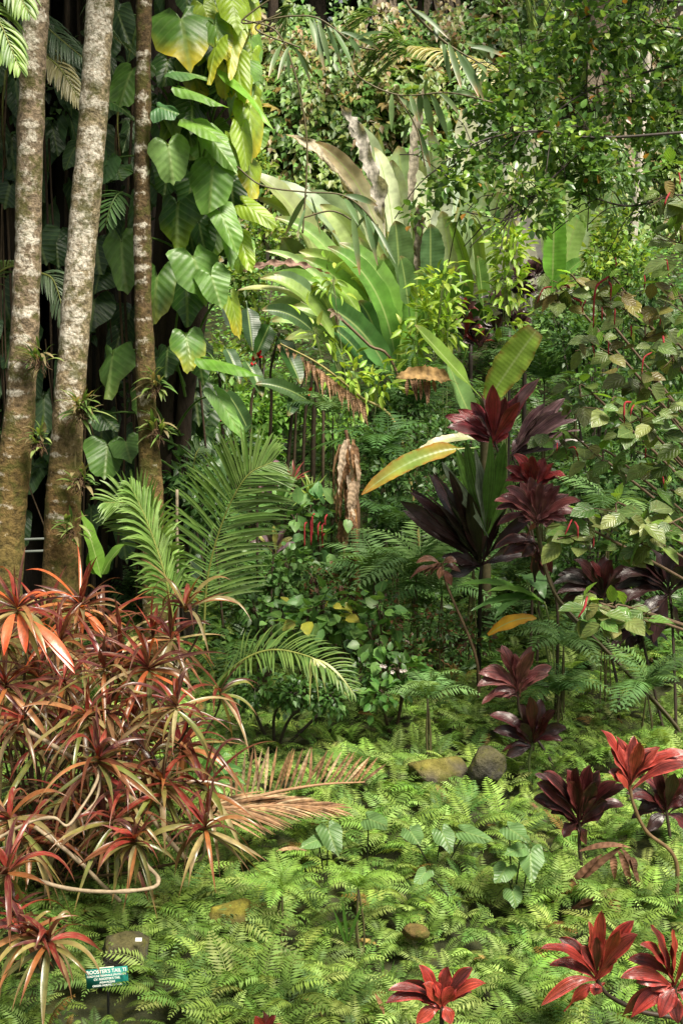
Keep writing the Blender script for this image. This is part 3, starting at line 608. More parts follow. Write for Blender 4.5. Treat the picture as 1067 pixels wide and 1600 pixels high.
def fan(c, r, a0, a1, n, fl=1., jit=.12):   # tips on an ellipse round the crown, degrees, 0 = right, 90 = up
    return [(c[0] + r * U(1 - jit, 1 + jit) * math.cos(math.radians(a)), c[1] - r * fl * U(1 - jit, 1 + jit) * math.sin(math.radians(a))) for a in np.linspace(a0, a1, n) + rng.normal(0, 4, n)]
RED = [(.20, .022, .016), (.14, .02, .016), (.085, .016, .014), (.27, .04, .025)]
MAR = [(.065, .012, .013), (.045, .010, .011), (.095, .018, .018), (.032, .010, .010)]
PUR = [(.022, .008, .009), (.035, .013, .014), (.018, .008, .007), (.05, .02, .02)]
DRD = [(.20, .02, .025), (.12, .02, .025), (.26, .03, .03), (.09, .015, .02)]
ti('bright red ti plant standing at the bottom edge of the ferns', (690, 1572), [(655, 1508), (700, 1510), (738, 1512), (760, 1537), (735, 1538), (602, 1568), (606, 1548), (650, 1600), (712, 1545), (630, 1535), (680, 1560), (705, 1600)], 5.6, 27, RED, [(690, 1610)], edge=(.5, .05, .04))
ti('red ti plant with spreading glossy leaves right of the bottom centre', (932, 1530), [(843, 1483), (858, 1508), (872, 1465), (940, 1422), (990, 1438), (996, 1460), (962, 1488), (845, 1572), (880, 1580), (928, 1556), (905, 1478), (920, 1440), (968, 1452)], 5.9, 27, RED, [(950, 1555, 5.9), (1000, 1580, 5.9), (1075, 1605, 5.9)], edge=(.5, .06, .05))
ti('red ti plant cut by the lower right corner of the photo', (1052, 1540), [(968, 1528), (980, 1500), (1015, 1445), (1050, 1452), (985, 1590), (970, 1588), (1010, 1560), (1085, 1480), (1100, 1530), (1000, 1475), (1058, 1600), (1090, 1580), (1030, 1590)], 5.7, 30, RED, [(1060, 1580, 5.7), (1075, 1640, 5.7)], edge=(.5, .06, .05))
ti('tip of a small red ti plant just showing at the bottom edge', (415, 1625), [(398, 1588), (430, 1586), (412, 1580), (440, 1600)], 5.4, 24, RED, [(415, 1650)])
ti('scarlet ti plant with three long shiny leaves by the right edge', (983, 1228), [(938, 1140), (962, 1150), (990, 1150), (1030, 1168), (1085, 1182), (1078, 1195), (950, 1205), (1000, 1160), (1062, 1178)], 7.4, 28, RED, [(990, 1260, 7.4), (1010, 1300, 7.4), (1055, 1345, 7.4)], scol=(.16, .10, .05), edge=(.55, .10, .08), bulge=.2)
ti('dark maroon ti plant low on the right with leaning dry stalk', (905, 1285), fan((905, 1280), 80, 15, 172, 11, 1.15) + [(835, 1210), (975, 1232), (860, 1270), (915, 1320), (880, 1310)], 7.6, 30, MAR, [(905, 1330, 7.6), (915, 1395, 7.6)], edge=(.2, .05, .05))
ti('small maroon ti plant half cut by the right edge', (1040, 1265), fan((1040, 1262), 62, 10, 170, 9) + [(985, 1280), (1080, 1300), (1010, 1300)], 7.9, 24, MAR, [(1045, 1300, 7.9), (1050, 1340, 7.9)])
ti('dusky rose ti plant in the middle of the right side', (808, 1080), [(747, 1052), (745, 1072), (762, 1040), (783, 1008), (800, 1020), (830, 1010), (835, 1018), (862, 1042), (858, 1055), (752, 1102), (775, 1015), (820, 1030), (842, 1050), (770, 1090)], 9.4, 24, [(.17, .05, .05), (.12, .03, .03), (.20, .08, .07)], [(815, 1120, 9.4), (860, 1190, 9.2)], edge=(.28, .1, .09))
ti('purple black ti plant just below the dusky rose one', (832, 1160), [(765, 1118), (770, 1142), (785, 1175), (812, 1100), (828, 1088), (845, 1092), (868, 1110), (885, 1138), (878, 1158), (800, 1130), (855, 1125), (790, 1185)], 9.0, 24, MAR, [(826, 1200, 9), (838, 1300, 9)], scol=(.07, .09, .03))
# large pair right of centre
ti('tall dark purple ti plant with green new leaves, right of centre', (752, 882), fan((752, 880), 165, 100, 146, 8, .95) + fan((752, 880), 125, 42, 90, 4) + [(640, 762), (665, 770), (700, 900), (690, 870), (820, 868), (812, 850)], 10.6, 26, PUR, [(750, 920, 10.6), (748, 1020, 10.7)], srad=.022, scol=(.02, .015, .012), bulge=.05)
t_ = thing('ti_plant', 'green leaved ti shoot rising from the middle of the tall dark purple ti', 'ti plant', P(760, 840, 10.5), 'broad leaved red ti plants')
rosette((760, 835), [(712, 700), (742, 702), (766, 682), (788, 690), (800, 745), (690, 722), (728, 690)], 10.45, M(23, 10.5), (.13, .24, .05), MT['ti'], t_, colf=lambda k: [(.12, .24, .04), (.30, .34, .28), (.10, .22, .04), (.08, .19, .03)][k % 4], bulge=.03)
ti('crimson and purple ti crown in front of the young banana leaves', (772, 690), [(694, 650), (698, 668), (715, 640), (735, 628), (748, 612), (770, 600), (790, 620), (812, 628), (822, 615), (845, 590), (735, 660), (760, 632), (805, 650)], 10.9, 26, DRD + [(.25, .13, .14)], [(785, 730, 10.9), (800, 800, 10.9), (830, 850, 10.9)], edge=(.35, .06, .08), bulge=.1)
ti('faded purple ti plant with long leaves sweeping right behind the crimson crown', (800, 712), [(882, 622), (895, 640), (850, 630), (905, 672), (868, 640), (912, 690), (840, 655), (900, 655)], 11.2, 25, [(.13, .07, .08), (.10, .05, .06), (.06, .025, .03)], [(815, 760, 11.2), (840, 900, 11.2)], bulge=.06, edge=(.2, .12, .12))
ti('red ti crown above the rose one, right of the tall purple ti', (835, 760), [(802, 710), (832, 712), (868, 722), (886, 745), (880, 752), (790, 730), (815, 722), (850, 715), (790, 752)], 10.2, 24, [(.30, .03, .03), (.16, .02, .025), (.22, .03, .03)], [(840, 830, 10.2), (872, 940, 10.1), (960, 1030, 9.9), (1066, 1150, 9.6)], srad=.018, scol=(.08, .065, .03), edge=(.35, .08, .08))
ti('rose brown ti crown with broad shiny leaves, right of the tall purple ti', (838, 812), fan((838, 806), 68, 5, 178, 12, .85) + [(775, 822), (820, 840), (866, 825), (885, 815)], 10.0, 24, [(.15, .035, .04), (.22, .06, .06), (.10, .03, .035)], [(842, 850, 10.1), (868, 930, 10.1), (950, 1020, 9.9), (1060, 1140, 9.6)], scol=(.08, .065, .03), edge=(.35, .14, .14))
ti('drooping maroon ti leaves under the rose brown crown', (840, 848), [(772, 858), (785, 868), (850, 900), (835, 910), (800, 850), (815, 870), (862, 895)], 10.25, 24, MAR, [(846, 880, 10.3), (870, 950, 10.3)], edge=(.3, .1, .08))
ti('withered brown ti leaning left under the tall purple ti', (690, 880), [(640, 905), (660, 900), (672, 898), (685, 905), (705, 915), (650, 880), (720, 895)], 10.4, 14, [(.16, .06, .04), (.22, .10, .06)], [(700, 920, 10.4), (745, 1035, 10.3)], scol=(.14, .09, .05), bulge=.25)
ti('dark ti plant with blackish leaves at the right behind the oval leaves', (940, 930), fan((940, 925), 78, 10, 185, 12, .7) + [(872, 945), (1000, 940)], 10.4, 24, PUR + MAR, [(945, 980, 10.4), (965, 1080, 10.2)])
ti('blackish ti plant cut by the right edge below the oval leaves', (1045, 925), fan((1045, 920), 85, 20, 200, 12, .8) + [(985, 990), (1020, 1005), (1060, 1000)], 9.9, 28, PUR, [(1050, 980, 9.9), (1055, 1120, 9.7)])
ti('thin dark ti plant on two stalks near the right edge', (1000, 985), fan((1000, 985), 55, 150, 330, 7, .6) + [(950, 1020)], 10.1, 20, PUR, [(1010, 1030, 10.1), (1040, 1160, 9.9)])
ti('plum ti plant with pale pink edged leaves behind the big palm frond', (404, 745), fan((404, 745), 38, -70, 95, 12), 11.0, 14, [(.08, .02, .03), (.28, .16, .19), (.05, .02, .02)], [(402, 800, 11.0)])
ti('small grey purple ti plant under the palm frond tips', (428, 860), fan((428, 858), 38, 15, 165, 9), 11.7, 11, [(.16, .10, .12), (.20, .20, .05), (.09, .05, .05)], [(424, 930, 11.7)])
for px, py, Y, n, lab in [(820, 440, 16.5, 20, 'blackish ti bush beside the yellow green shrub, upper centre'), (795, 490, 16, 18, 'dark ti bush lowest of those before the banana leaves'), (735, 510, 16, 12, 'dark red ti bush left of the yellow green shrub')]:
    t_ = thing('ti_plant', lab, 'ti plant', gpt(px, 560, Y + .2), 'broad leaved red ti plants'); mb = MB()
    g = gpt(px, 560, Y + .2); tube(mb, spline([g, P(px, py + 20, Y)], 8), .03, 7, (.04, .03, .025)); part('stem', mb, MT['stem'], t_)
    for q in range(5):
        c = (px + U(-22, 22), py + U(-26, 26)); rosette(c, fan(c, 24, 0, 180, 8), Y, M(10, Y), None, MT['ti'], t_, colf=lambda k: (PUR + ([(.2, .02, .02)] if px == 735 else []))[k % 4 if px != 735 else -1 - k % 3], nw=2)

# ------------------------------------------------------------------ red strap-leaved bush at left
def rooster():
    base = A([-1.95, 7.6, float(ground(-1.95, 7.6))]); t = thing('rooster_tail_ti', 'big sprawling bush of narrow red, cream and olive leaves filling the left side', 'ti bush', base)
    R = [(127, 955, 8.1, 44), (28, 960, 7.5, 34), (290, 958, 7.7, 18), (232, 1052, 7.4, 34), (138, 1128, 7.3, 30), (170, 1122, 7.3, 16), (155, 1195, 7.0, 30), (276, 1112, 7.2, 24), (95, 1010, 7.8, 34), (60, 1065, 7.7, 34),
         (212, 1322, 6.75, 34), (110, 1245, 7.2, 22), (255, 1235, 7.2, 34), (322, 1302, 6.9, 24), (12, 1372, 6.3, 28), (40, 1468, 6.1, 24), (78, 1480, 6.0, 24), (15, 1290, 6.9, 22), (10, 1080, 7.4, 28), (320, 1240, 7.3, 24),
         (190, 1040, 7.9, 34), (210, 1135, 7.5, 24), (60, 1180, 7.5, 18), (285, 1180, 7.5, 28), (160, 985, 8.3, 30), (70, 975, 8.3, 24), (240, 1000, 8.1, 22), (10, 1010, 7.9, 26), (345, 1090, 8.0, 12), (20, 1440, 6.4, 16), (255, 1150, 7.9, 22), (100, 1140, 8.0, 22), (190, 1190, 7.8, 22)]
    root = P(60, 1330, 7.7); root[2] = base[2]
    for k in range(20): R.append((U(-10, 330), U(1000, 1290), U(7.2, 8.3), rnd.randrange(9, 18)))
    for k in range(9): R.append((U(-10, 300), U(1190, 1330), U(6.9, 7.4), rnd.randrange(12, 20)))
    for i, (px, py, Y, n) in enumerate(R):
        c = P(px, py, Y); mb = MB(); lean = A([U(-.5, .5), U(-.5, .1), 0]); hue = U(0, 1); n = int(n * 1.05)
        for k in range(n):
            f = (k + U(0, 1)) / n; el = 1.35 - 1.9 * f ** .9 + U(-.3, .25); a = k * 2.4 + U(-.9, .9)
            if i == 2: el = U(.2, 1.2)
            d = nrm(A([math.cos(a) * math.cos(el), math.sin(a) * math.cos(el) - .12, math.sin(el)]) + lean * .5); L = U(.26, .56) * (1 if f > .12 else .7) * (.72 if i in (10, 11, 15, 16) else 1)
            q = f + U(-.2, .2) + (hue - .5) * .3
            if q < .38: c0 = A(rnd.choice([(.13, .014, .016), (.20, .018, .018), (.09, .018, .025), (.25, .03, .025), (.07, .02, .02)])); tc = (.13, .04, .03)
            elif q < .72: c0 = A(rnd.choice([(.18, .055, .025), (.14, .035, .02), (.34, .27, .12), (.20, .18, .05), (.12, .02, .02), (.30, .10, .03), (.28, .23, .08), (.34, .15, .06)])); tc = (.20, .07, .035)
            else: c0 = A(rnd.choice([(.25, .26, .08), (.36, .31, .16), (.15, .18, .04), (.17, .09, .045), (.34, .13, .05), (.11, .12, .035), (.30, .22, .12)])); tc = (.26, .13, .06)
            if i in (1, 0, 3, 8) and rnd.random() < .15: c0 = A([.55, .12, .04]); tc = (.50, .07, .02)
            cv = arch(c + UP * .05 * (1 - f), d, L, (.9 + 1.1 * f) * U(.3, 1.8), 12, U(.9, 2.4)); cv = cv + np.outer(np.linspace(0, 1, 12) ** 2, rng.normal(0, .03, 3))
            blade(mb, cv, UP * .9 + CAM * .4, .027 * U(.7, 1.45), pr_strap, c0 * U(.7, 1.3), nw=2, fold=.38, twist=U(-1.5, 1.5), tip=.6, tipc=tc)
        if i in (1,):
            for (x, y, l) in ((0, -1, .42), (.25, -1, .40), (.6, -.5, .55), (.75, -.6, .52)): blade(mb, arch(c, A([x, y * .6, .2 if x < .3 else -.25]), l, 2.4 if x < .3 else .9, 12), UP + CAM, .062, pr_ti, (.62, .15, .06), nw=4, fold=.15, tip=.6, tipc=(.65, .06, .01))
        ls = part('leaf_rosette', mb, MT['strap'], t, origin=c)
        mb = MB(); k0 = c + A([U(-.1, .1), .12, -.18]); k1 = (c + root) / 2 + A([U(-.2, .2), .1, -.1]); tube(mb, spline([c + UP * .06, k0, k1, root + A([U(-.25, .25), U(-.2, .2), 0])], 18), np.linspace(.006, .011, 18), 7, A([.14, .09, .05]) * U(.3, .8), .0015, 60., i)
        part('branch', mb, MT['twig'], t)
    for pts, r in [([(0, 1308, 6.7), (50, 1284, 6.7), (85, 1278, 6.7), (106, 1290, 6.7), (128, 1262, 6.8), (150, 1225, 6.9), (157, 1198, 7)], .009), ([(0, 1128, 7.3), (35, 1138, 7.3), (95, 1172, 7.25), (150, 1208, 7.2), (215, 1252, 7.1), (262, 1310, 7.1), (300, 1352, 7.1)], .014),
                  ([(40, 1368, 6.5), (95, 1386, 6.5), (150, 1393, 6.45), (205, 1392, 6.45), (243, 1385, 6.5), (246, 1370, 6.6), (228, 1350, 6.7), (213, 1328, 6.75)], .011), ([(55, 1292, 6.9), (120, 1342, 6.8), (158, 1380, 6.8), (188, 1408, 6.9)], .012),
                  ([(95, 1170, 7.2), (125, 1165, 7.15), (150, 1175, 7.1)], .006), ([(160, 1195, 7), (150, 1250, 6.9), (110, 1290, 6.8)], .006), ([(322, 1305, 6.9), (316, 1340, 6.95), (290, 1352, 7.05)], .007)]:
        mb = MB(); tube(mb, spline([P(*p) for p in pts], 40), r * 1.05, 8, (.30, .23, .15), .004, 70., 3); part('branch', mb, MT['twig'], t, label='pale bare branch')
    mb = MB()
    for k in range(70):   # hanging dead leaves and inner twigs
        x, y, Y = U(0, 300), U(1150, 1330), U(7.3, 8.1); c = P(x, y, Y); blade(mb, arch(c, A([U(-.6, .6), U(-.4, .4), U(-.6, .3)]), U(.2, .4), 1.6, 8), UP + CAM, .018, pr_strap, A(rnd.choice([(.14, .08, .04), (.10, .05, .03), (.2, .13, .07)])), nw=2, fold=.4, twist=U(-1, 1))
    part('dead_foliage', mb, MT['dead'], t)
rooster()

# ------------------------------------------------------------------ green shoots behind it, palm fronds in the middle
def palm_plant(label, base, fronds, cols, lw=.02, tipc=None, group=None, name='palm_plant', mat='palm', cat='palm'):
    t = thing(name, label, cat, base, group)
    for fr in fronds:
        pts, n, ln, kw = fr; cv = spline([P(*p) for p in pts], 30); m1 = MB(); leaflets(m1, cv, n, ln, lw, cols, tipc=tipc, **kw); f_ = part('frond', m1, MT[mat], t, origin=cv[0])
        m2 = MB(); tube(m2, cv, np.linspace(.012, .003, 30), 6, A(kw_r) if (kw_r := (.22, .24, .06)) else None); part('midrib', m2, MT['stem'], f_)
    return t
PG = [(.16, .26, .06), (.13, .23, .05), (.20, .30, .08)]
palm_plant('young palm with three large upright feathery fronds at the foot of the slender trunk', gpt(300, 1000, 10.6),
  [([(318, 1000, 10.5), (325, 900, 10.4), (350, 810, 10.3), (385, 745, 10.2), (425, 722, 10.2)], 64, M(110, 10.3), dict(N=A([.3, -1, .35]), ang=1.15, droop=.45, up=.05, s0=.12)),
   ([(262, 990, 10.2), (262, 900, 10.2), (240, 835, 10.1), (205, 790, 10.1), (165, 785, 10.0)], 58, M(85, 10.2), dict(N=A([-.6, -.8, .5]), ang=1.1, droop=.6, up=.05, s0=.1)),
   ([(275, 990, 10.0), (258, 900, 9.9), (232, 820, 9.9), (205, 760, 9.9)], 58, M(80, 10), dict(N=A([.9, -.5, .2]), ang=.75, droop=.9, up=.05, s0=.1))], [(.17, .28, .065), (.13, .24, .05), (.21, .32, .09)], .024)
palm_plant('low arching palm frond with yellowing tip over the dark gap in the centre', gpt(330, 1060, 9.6),
  [([(335, 1075, 9.6), (375, 1035, 9.4), (420, 1016, 9.3), (470, 1022, 9.2), (520, 1045, 9.1), (552, 1082, 9.1)], 46, M(66, 9.3), dict(N=A([0, -.55, 1]), ang=1.25, droop=.75, up=.35, s0=.05))], [(.11, .19, .045), (.15, .23, .055)], .018)
mb = MB()
for (x0, y0, x1, y1) in ((488, 1028, 548, 1098), (490, 1028, 498, 1098), (486, 1030, 484, 1105), (492, 1030, 510, 1085), (495, 1030, 556, 1090)):
    blade(mb, bez(P(x0, y0, 9.1), P(x1, y1, 9.0), (0, 0, .05), 8), UP + CAM, .02, pr_strap, (.36, .38, .12), nw=2)
single('dried_leaflets', mb, MT['palm'], 'pale yellow drooping leaflets at the end of the low palm frond', 'dry leaves', P(488, 1030, 9.1))
t_ = thing('broad_leaf_plant', 'light green upright broad leaf between the middle and slender palm trunks', 'plant', gpt(165, 960, 10.8))
rosette((158, 900), [(122, 795), (200, 850), (140, 860)], 10.8, M(30, 10.8), (.14, .27, .04), MT['banana'], t_, prof=pr_ovate)
t_ = thing('green_ti_plant', 'fresh green broad leaved plant growing through the right side of the red bush', 'plant', gpt(290, 1240, 7.8))
rosette((300, 1225), fan((300, 1225), 75, 0, 170, 12) + [(350, 1240), (240, 1230), (360, 1225)], 7.8, M(22, 7.8), (.08, .2, .04), MT['banana'], t_, colf=lambda k: [(.10, .24, .05), (.07, .17, .05), (.13, .28, .06)][k % 3])
# dead fronds on the ferns
def dead_frond(label, pts, n, ln, **kw):
    cv = spline([P(*p) for p in pts], 24); t = thing('dead_palm_frond', label, 'dead palm frond', cv[0], 'fallen brown palm fronds')
    m1 = MB(); leaflets(m1, cv, n, ln, .021, [(.36, .22, .12), (.28, .16, .08), (.42, .30, .18), (.20, .11, .06)], **kw); part('leaflets', m1, MT['dead'], t)
    m2 = MB(); tube(m2, cv, np.linspace(.016, .005, 24), 7, (.30, .17, .09)); part('midrib', m2, MT['twig'], t)
dead_frond('upper half of fallen brown palm frond with leaflets standing up like a comb', [(345, 1262, 8.0), (420, 1240, 8.1), (500, 1226, 8.2), (570, 1222, 8.3)], 30, M(88, 8.2), N=A([0, -1, .15]), ang=1.45, droop=.08, up=0, s0=.03, sides=(-1,), shape=lambda s: 1.0 - .45 * s, jit=.10)
dead_frond('lower half of fallen brown palm frond lying flat toward the viewer', [(300, 1262, 7.7), (370, 1262, 7.7), (440, 1258, 7.8), (515, 1262, 7.9)], 34, M(120, 7.7), N=A([0, -.5, 1]), ang=.42, droop=.25, up=.0, s0=.0, sides=(1, -1), shape=lambda s: 1.0 - .6 * s, jit=.03)

# ------------------------------------------------------------------ taro plants in the fern bed
def taro(label, leaves, Y):
    x0 = sum(l[0] for l in leaves) / len(leaves); y0 = max(l[1] for l in leaves) + 45
    b = gpt(x0, y0, Y + .1); t = thing('taro_plant', label, 'taro plant', b, 'arrow leaved taro plants in the fern bed')
    for (ax, ay, tx, ty, w) in leaves:
        a = P(ax, ay, Y); tp = P(tx, ty, Y - .12); mb = MB(); heart(mb, a, tp, M(w, Y), A([U(-.2, .2), -.8, .9]), A([.13, .24, .08]) * U(.85, 1.1), cup=.2, droop=.2); l_ = part('leaf', mb, MT['heart'], t, origin=a)
        mb = MB(); tube(mb, bez(b + A([U(-.04, .04), U(-.04, .04), 0]), a, (0, .03, 0), 8), .005, 6, (.03, .035, .02)); part('petiole', mb, MT['stem'], l_)
for a in [('pale taro plant left of centre in the lower ferns', [(513, 1296, 528, 1335, 40), (497, 1312, 470, 1322, 26)], 7.4), ('small taro plant lying low in the ferns in the middle', [(576, 1280, 606, 1290, 36)], 7.7), ('taro plant with two flat leaves right of the middle', [(640, 1298, 655, 1318, 38), (690, 1300, 705, 1330, 36), (726, 1300, 768, 1312, 30)], 7.6),
          ('tallest taro plant with big leaf below the dark maroon ti', [(828, 1332, 830, 1376, 44), (795, 1295, 825, 1312, 42), (815, 1325, 790, 1332, 30), (790, 1355, 776, 1378, 38), (800, 1392, 806, 1416, 30)], 7.2), ('single taro leaf low in the ferns under the middle', [(665, 1362, 650, 1380, 26), (820, 1555, 840, 1585, 30)], 7.1)]: taro(*a)
t_ = thing('grass_tuft', 'tuft of upright blades in the lower middle of the ferns', 'grass', gpt(540, 1480, 6.9))
mb = MB()
for (a, b, c, d) in ((543, 1470, 534, 1405), (545, 1470, 568, 1410), (540, 1475, 520, 1420), (600, 1560, 596, 1480), (604, 1560, 616, 1500)): blade(mb, bez(P(a, b, 6.9), P(c, d, 6.8), (0, -.01, .02), 8), CAM, .02, pr_strap, (.12, .28, .05), nw=2)
part('foliage', mb, MT['small'], t_)

for k in range(14):   # stray fallen leaves
    px, py = [(300, 1500), (470, 1560), (555, 1470), (620, 1300), (700, 1420), (760, 1290), (250, 1560), (390, 1350), (860, 1440), (600, 1585), (480, 1330), (820, 1250), (740, 1500), (130, 1440)][k]
    Y = 3.0 / math.tan(math.atan((py - 800) / F) + TH) * 1.0; Y = (3.0 - (-.15 if Y > 7.5 else -.38) - .14) / math.tan(math.atan((py - 800) / F) + TH); c = P(px, py, Y); a = U(0, 6.28); d = A([math.cos(a), math.sin(a) * .6, U(-.1, .3)])
    mb = MB(); blade(mb, arch(c, d, U(.12, .22), U(.3, 1.2), 10), UP + rng.normal(0, .3, 3), U(.025, .045), pr_lance, A(rnd.choice([(.26, .14, .07), (.34, .22, .12), (.18, .09, .05), (.36, .26, .08)])), nw=3, fold=U(.1, .6), twist=U(-1, 1), ripple=.1)
    single('fallen_leaf', mb, MT['dead'], 'withered brown leaf lying loose on the fern carpet', 'leaf', c, group='brown leaves fallen on the ferns')

# ------------------------------------------------------------------ banana / heliconia stand
def paddles(t, L, default_mat='banana', root=None, rcol=(.12, .18, .05)):
    for e in L:
        bx, by, tx, ty, w, Y, c = e[:7]; kw = dict(e[7]) if len(e) > 7 else {}
        mt = kw.pop('mat', default_mat); bul = kw.pop('bul', .10); side = kw.pop('side', 0.); n = kw.pop('N', None); rc = kw.pop('ripple', .02)
        p0 = P(bx, by, Y); p1 = P(tx, ty, Y + kw.pop('dy', -.25)); ln = np.linalg.norm(p1 - p0); d = nrm(p1 - p0)
        px = np.cross(d, A([0, 1., 0])) * side * ln
        nn = A([U(-.9, .9), -1, U(.1, .9)]) if n is None else A(n, float)
        kw.setdefault('ragged', .10); kw.setdefault('tip', .9); kw.setdefault('tipc', (.30, .22, .10)); mb = MB(); blade(mb, bez(p0, p1, A([0, 0, bul * ln]) + px, 30), nn, M(w, Y), kw.pop('prof', pr_paddle), A(c) * U(.62, 1.15) * A([U(.9, 1.1), 1, U(.8, 1.2)]), nw=kw.pop('nw', 6), fold=kw.pop('fold', .38), ripple=rc, rf=U(5, 12), **kw)
        part('leaf', mb, MT[mt], t, origin=p0)
PALE_LIT = (.56, .62, .46); PALG_LIT = (.46, .58, .30); GRY = (.34, .35, .30); BAN = (.13, .27, .05); BDK = (.07, .17, .045); BRT = (.40, .50, .18); DEAD = (.36, .29, .22)  # pale tones: waxy leaf undersides, with bright light washed into the colour
tb = thing('banana_clump', 'tall banana clump behind with light washed leaves, seen through the small leaved branches', 'banana plant', gpt(700, 480, 19.5), 'banana clumps')
paddles(tb, [(640, 480, 622, 228, 52, 19.5, PALG_LIT), (700, 480, 640, 260, 46, 19.2, PALE_LIT), (720, 480, 700, 240, 52, 19.8, PALE_LIT), (750, 480, 780, 300, 50, 19.2, PALG_LIT), (830, 470, 850, 260, 56, 20, PALE_LIT), (800, 480, 800, 250, 60, 20.2, PALE_LIT), (870, 450, 850, 240, 50, 20, PALG_LIT), (660, 470, 700, 290, 40, 19, (.5, .56, .4)), (900, 460, 960, 280, 46, 20, PALG_LIT), (605, 420, 590, 205, 44, 19.2, PALG_LIT, dict(bul=.02)), (632, 440, 612, 250, 40, 19, PALE_LIT), (690, 450, 668, 205, 62, 20, PALE_LIT), (735, 450, 722, 170, 66, 20.5, PALE_LIT), (768, 450, 762, 225, 72, 20, (.5, .54, .44)),
  (815, 450, 832, 215, 70, 20.4, PALE_LIT), (850, 450, 872, 190, 62, 20.6, PALG_LIT), (705, 470, 752, 258, 46, 19.3, PALG_LIT, dict(edge=(.35, .3, .1))), (712, 480, 690, 330, 44, 18.6, (.30, .34, .20), dict(ragged=.5)), (795, 470, 790, 300, 56, 19.5, GRY), (830, 480, 812, 330, 50, 19, GRY),
  (760, 480, 738, 330, 40, 18.8, PALG_LIT), (905, 450, 930, 240, 54, 20, PALG_LIT), (640, 380, 664, 132, 20, 18.4, (.62, .58, .52), dict(mat='dead', ragged=.5, fold=.8, side=.03)), (668, 440, 650, 240, 42, 19.8, PALE_LIT), (880, 440, 905, 260, 40, 19.8, PALE_LIT), (785, 400, 742, 160, 50, 21, PALE_LIT), (600, 470, 640, 330, 40, 19.5, PALG_LIT)])
tb = thing('banana_clump', 'banana clump with torn grey dead leaves rising before the vine covered cliff', 'banana plant', gpt(610, 560, 18.4), 'banana clumps')
paddles(tb, [(612, 440, 447, 210, 34, 18.3, (.50, .46, .40), dict(mat='dead', ragged=.7, ripple=.12, side=-.06)), (612, 430, 492, 222, 32, 18.2, (.46, .48, .34), dict(side=-.05, tip=.1, edge=(.4, .3, .2))), (604, 400, 530, 164, 34, 18.0, (.56, .50, .44), dict(mat='dead', ragged=.7, ripple=.15, side=-.05)),
  (610, 420, 554, 190, 36, 18.6, (.28, .34, .16), dict(side=-.05)), (620, 460, 584, 230, 38, 18.5, PALE_LIT, dict(side=-.03)), (655, 470, 655, 318, 26, 17.6, (.20, .17, .13), dict(mat='dead', ragged=.6, ripple=.2, fold=.6)), (520, 560, 387, 268, 46, 17.8, BRT, dict(side=-.10, N=(.5, -1, .9))), (590, 530, 410, 284, 40, 18.2, (.36, .47, .24), dict(side=-.10, N=(.4, -1, .9))),
  (600, 500, 470, 300, 44, 18.6, (.26, .38, .16), dict(side=-.1)), (540, 520, 400, 310, 34, 17.9, (.40, .52, .16), dict(side=-.1)), (570, 540, 430, 340, 32, 17.6, (.30, .46, .12), dict(side=-.1)), (590, 520, 500, 320, 38, 18, (.36, .50, .18), dict(side=-.08)), (600, 500, 545, 300, 40, 18.3, PALG_LIT, dict(side=-.05)), (580, 560, 450, 400, 30, 17.4, (.26, .42, .10), dict(side=-.08)), (500, 500, 440, 372, 46, 18.6, (.30, .38, .2), dict(N=(0, -1, .2))), (560, 520, 520, 360, 44, 18.2, PALG_LIT)])
tb = thing('banana_clump', 'front banana clump with a fan of broad deep green paddle leaves', 'banana plant', gpt(625, 640, 16.6), 'banana clumps')
paddles(tb, [(622, 610, 512, 386, 38, 16.4, BAN, dict(side=-.10)), (628, 610, 530, 380, 40, 16.6, (.15, .31, .05), dict(side=-.12)), (624, 625, 470, 470, 40, 16.2, (.10, .22, .05), dict(side=-.08)), (626, 470, 617, 345, 46, 17.2, (.16, .26, .12)), (672, 480, 672, 350, 42, 17.2, (.15, .27, .12)),
  (690, 570, 716, 418, 58, 16.2, (.14, .30, .04), dict(side=.06)), (648, 570, 652, 422, 50, 16.3, (.15, .30, .05)), (640, 500, 625, 400, 34, 16.0, (.16, .32, .10)), (740, 500, 700, 345, 18, 16.8, (.22, .40, .06), dict(side=-.03)), (752, 500, 738, 340, 20, 17.1, (.25, .42, .08), dict(side=-.04)), (756, 500, 745, 400, 30, 16.4, (.15, .30, .05)),
  (862, 462, 866, 308, 38, 14.7, (.19, .42, .05), dict(bul=0, N=(.1, -1, .5))), (872, 465, 924, 296, 34, 14.9, (.30, .48, .12), dict(side=.02, N=(.3, -1, .6))), (850, 475, 912, 405, 26, 14.8, (.17, .36, .07)), (840, 480, 805, 345, 34, 17.5, GRY), (700, 540, 725, 440, 40, 16.7, (.10, .24, .05)), (598, 620, 560, 470, 44, 16.9, BDK, dict(side=-.06)),
  (600, 640, 500, 505, 36, 16.5, BDK, dict(side=-.06)), (545, 490, 415, 392, 14, 16.7, (.34, .46, .2), dict(side=-.04)), (655, 620, 640, 480, 30, 17, (.2, .33, .16)), (610, 560, 590, 430, 40, 17.2, (.09, .2, .05)), (720, 580, 760, 470, 36, 16.6, (.08, .19, .04))])
for k in range(17):
    a = math.radians(U(88, 162)); L = U(150, 255); bx, by = U(590, 640), U(560, 620); Y = U(16.7, 17.8); up = L * math.sin(a)
    paddles(tb, [(bx, by, bx + L * math.cos(a), by - up, U(28, 40), Y, rnd.choice([(.20, .36, .07), (.28, .44, .10), (.15, .30, .05), (.34, .48, .14)]), dict(side=-.10 * abs(math.cos(a))))])
tb = thing('heliconia_clump', 'shaded heliconia stand with tall dark canes left of the banana fan', 'heliconia', gpt(450, 720, 15.4))
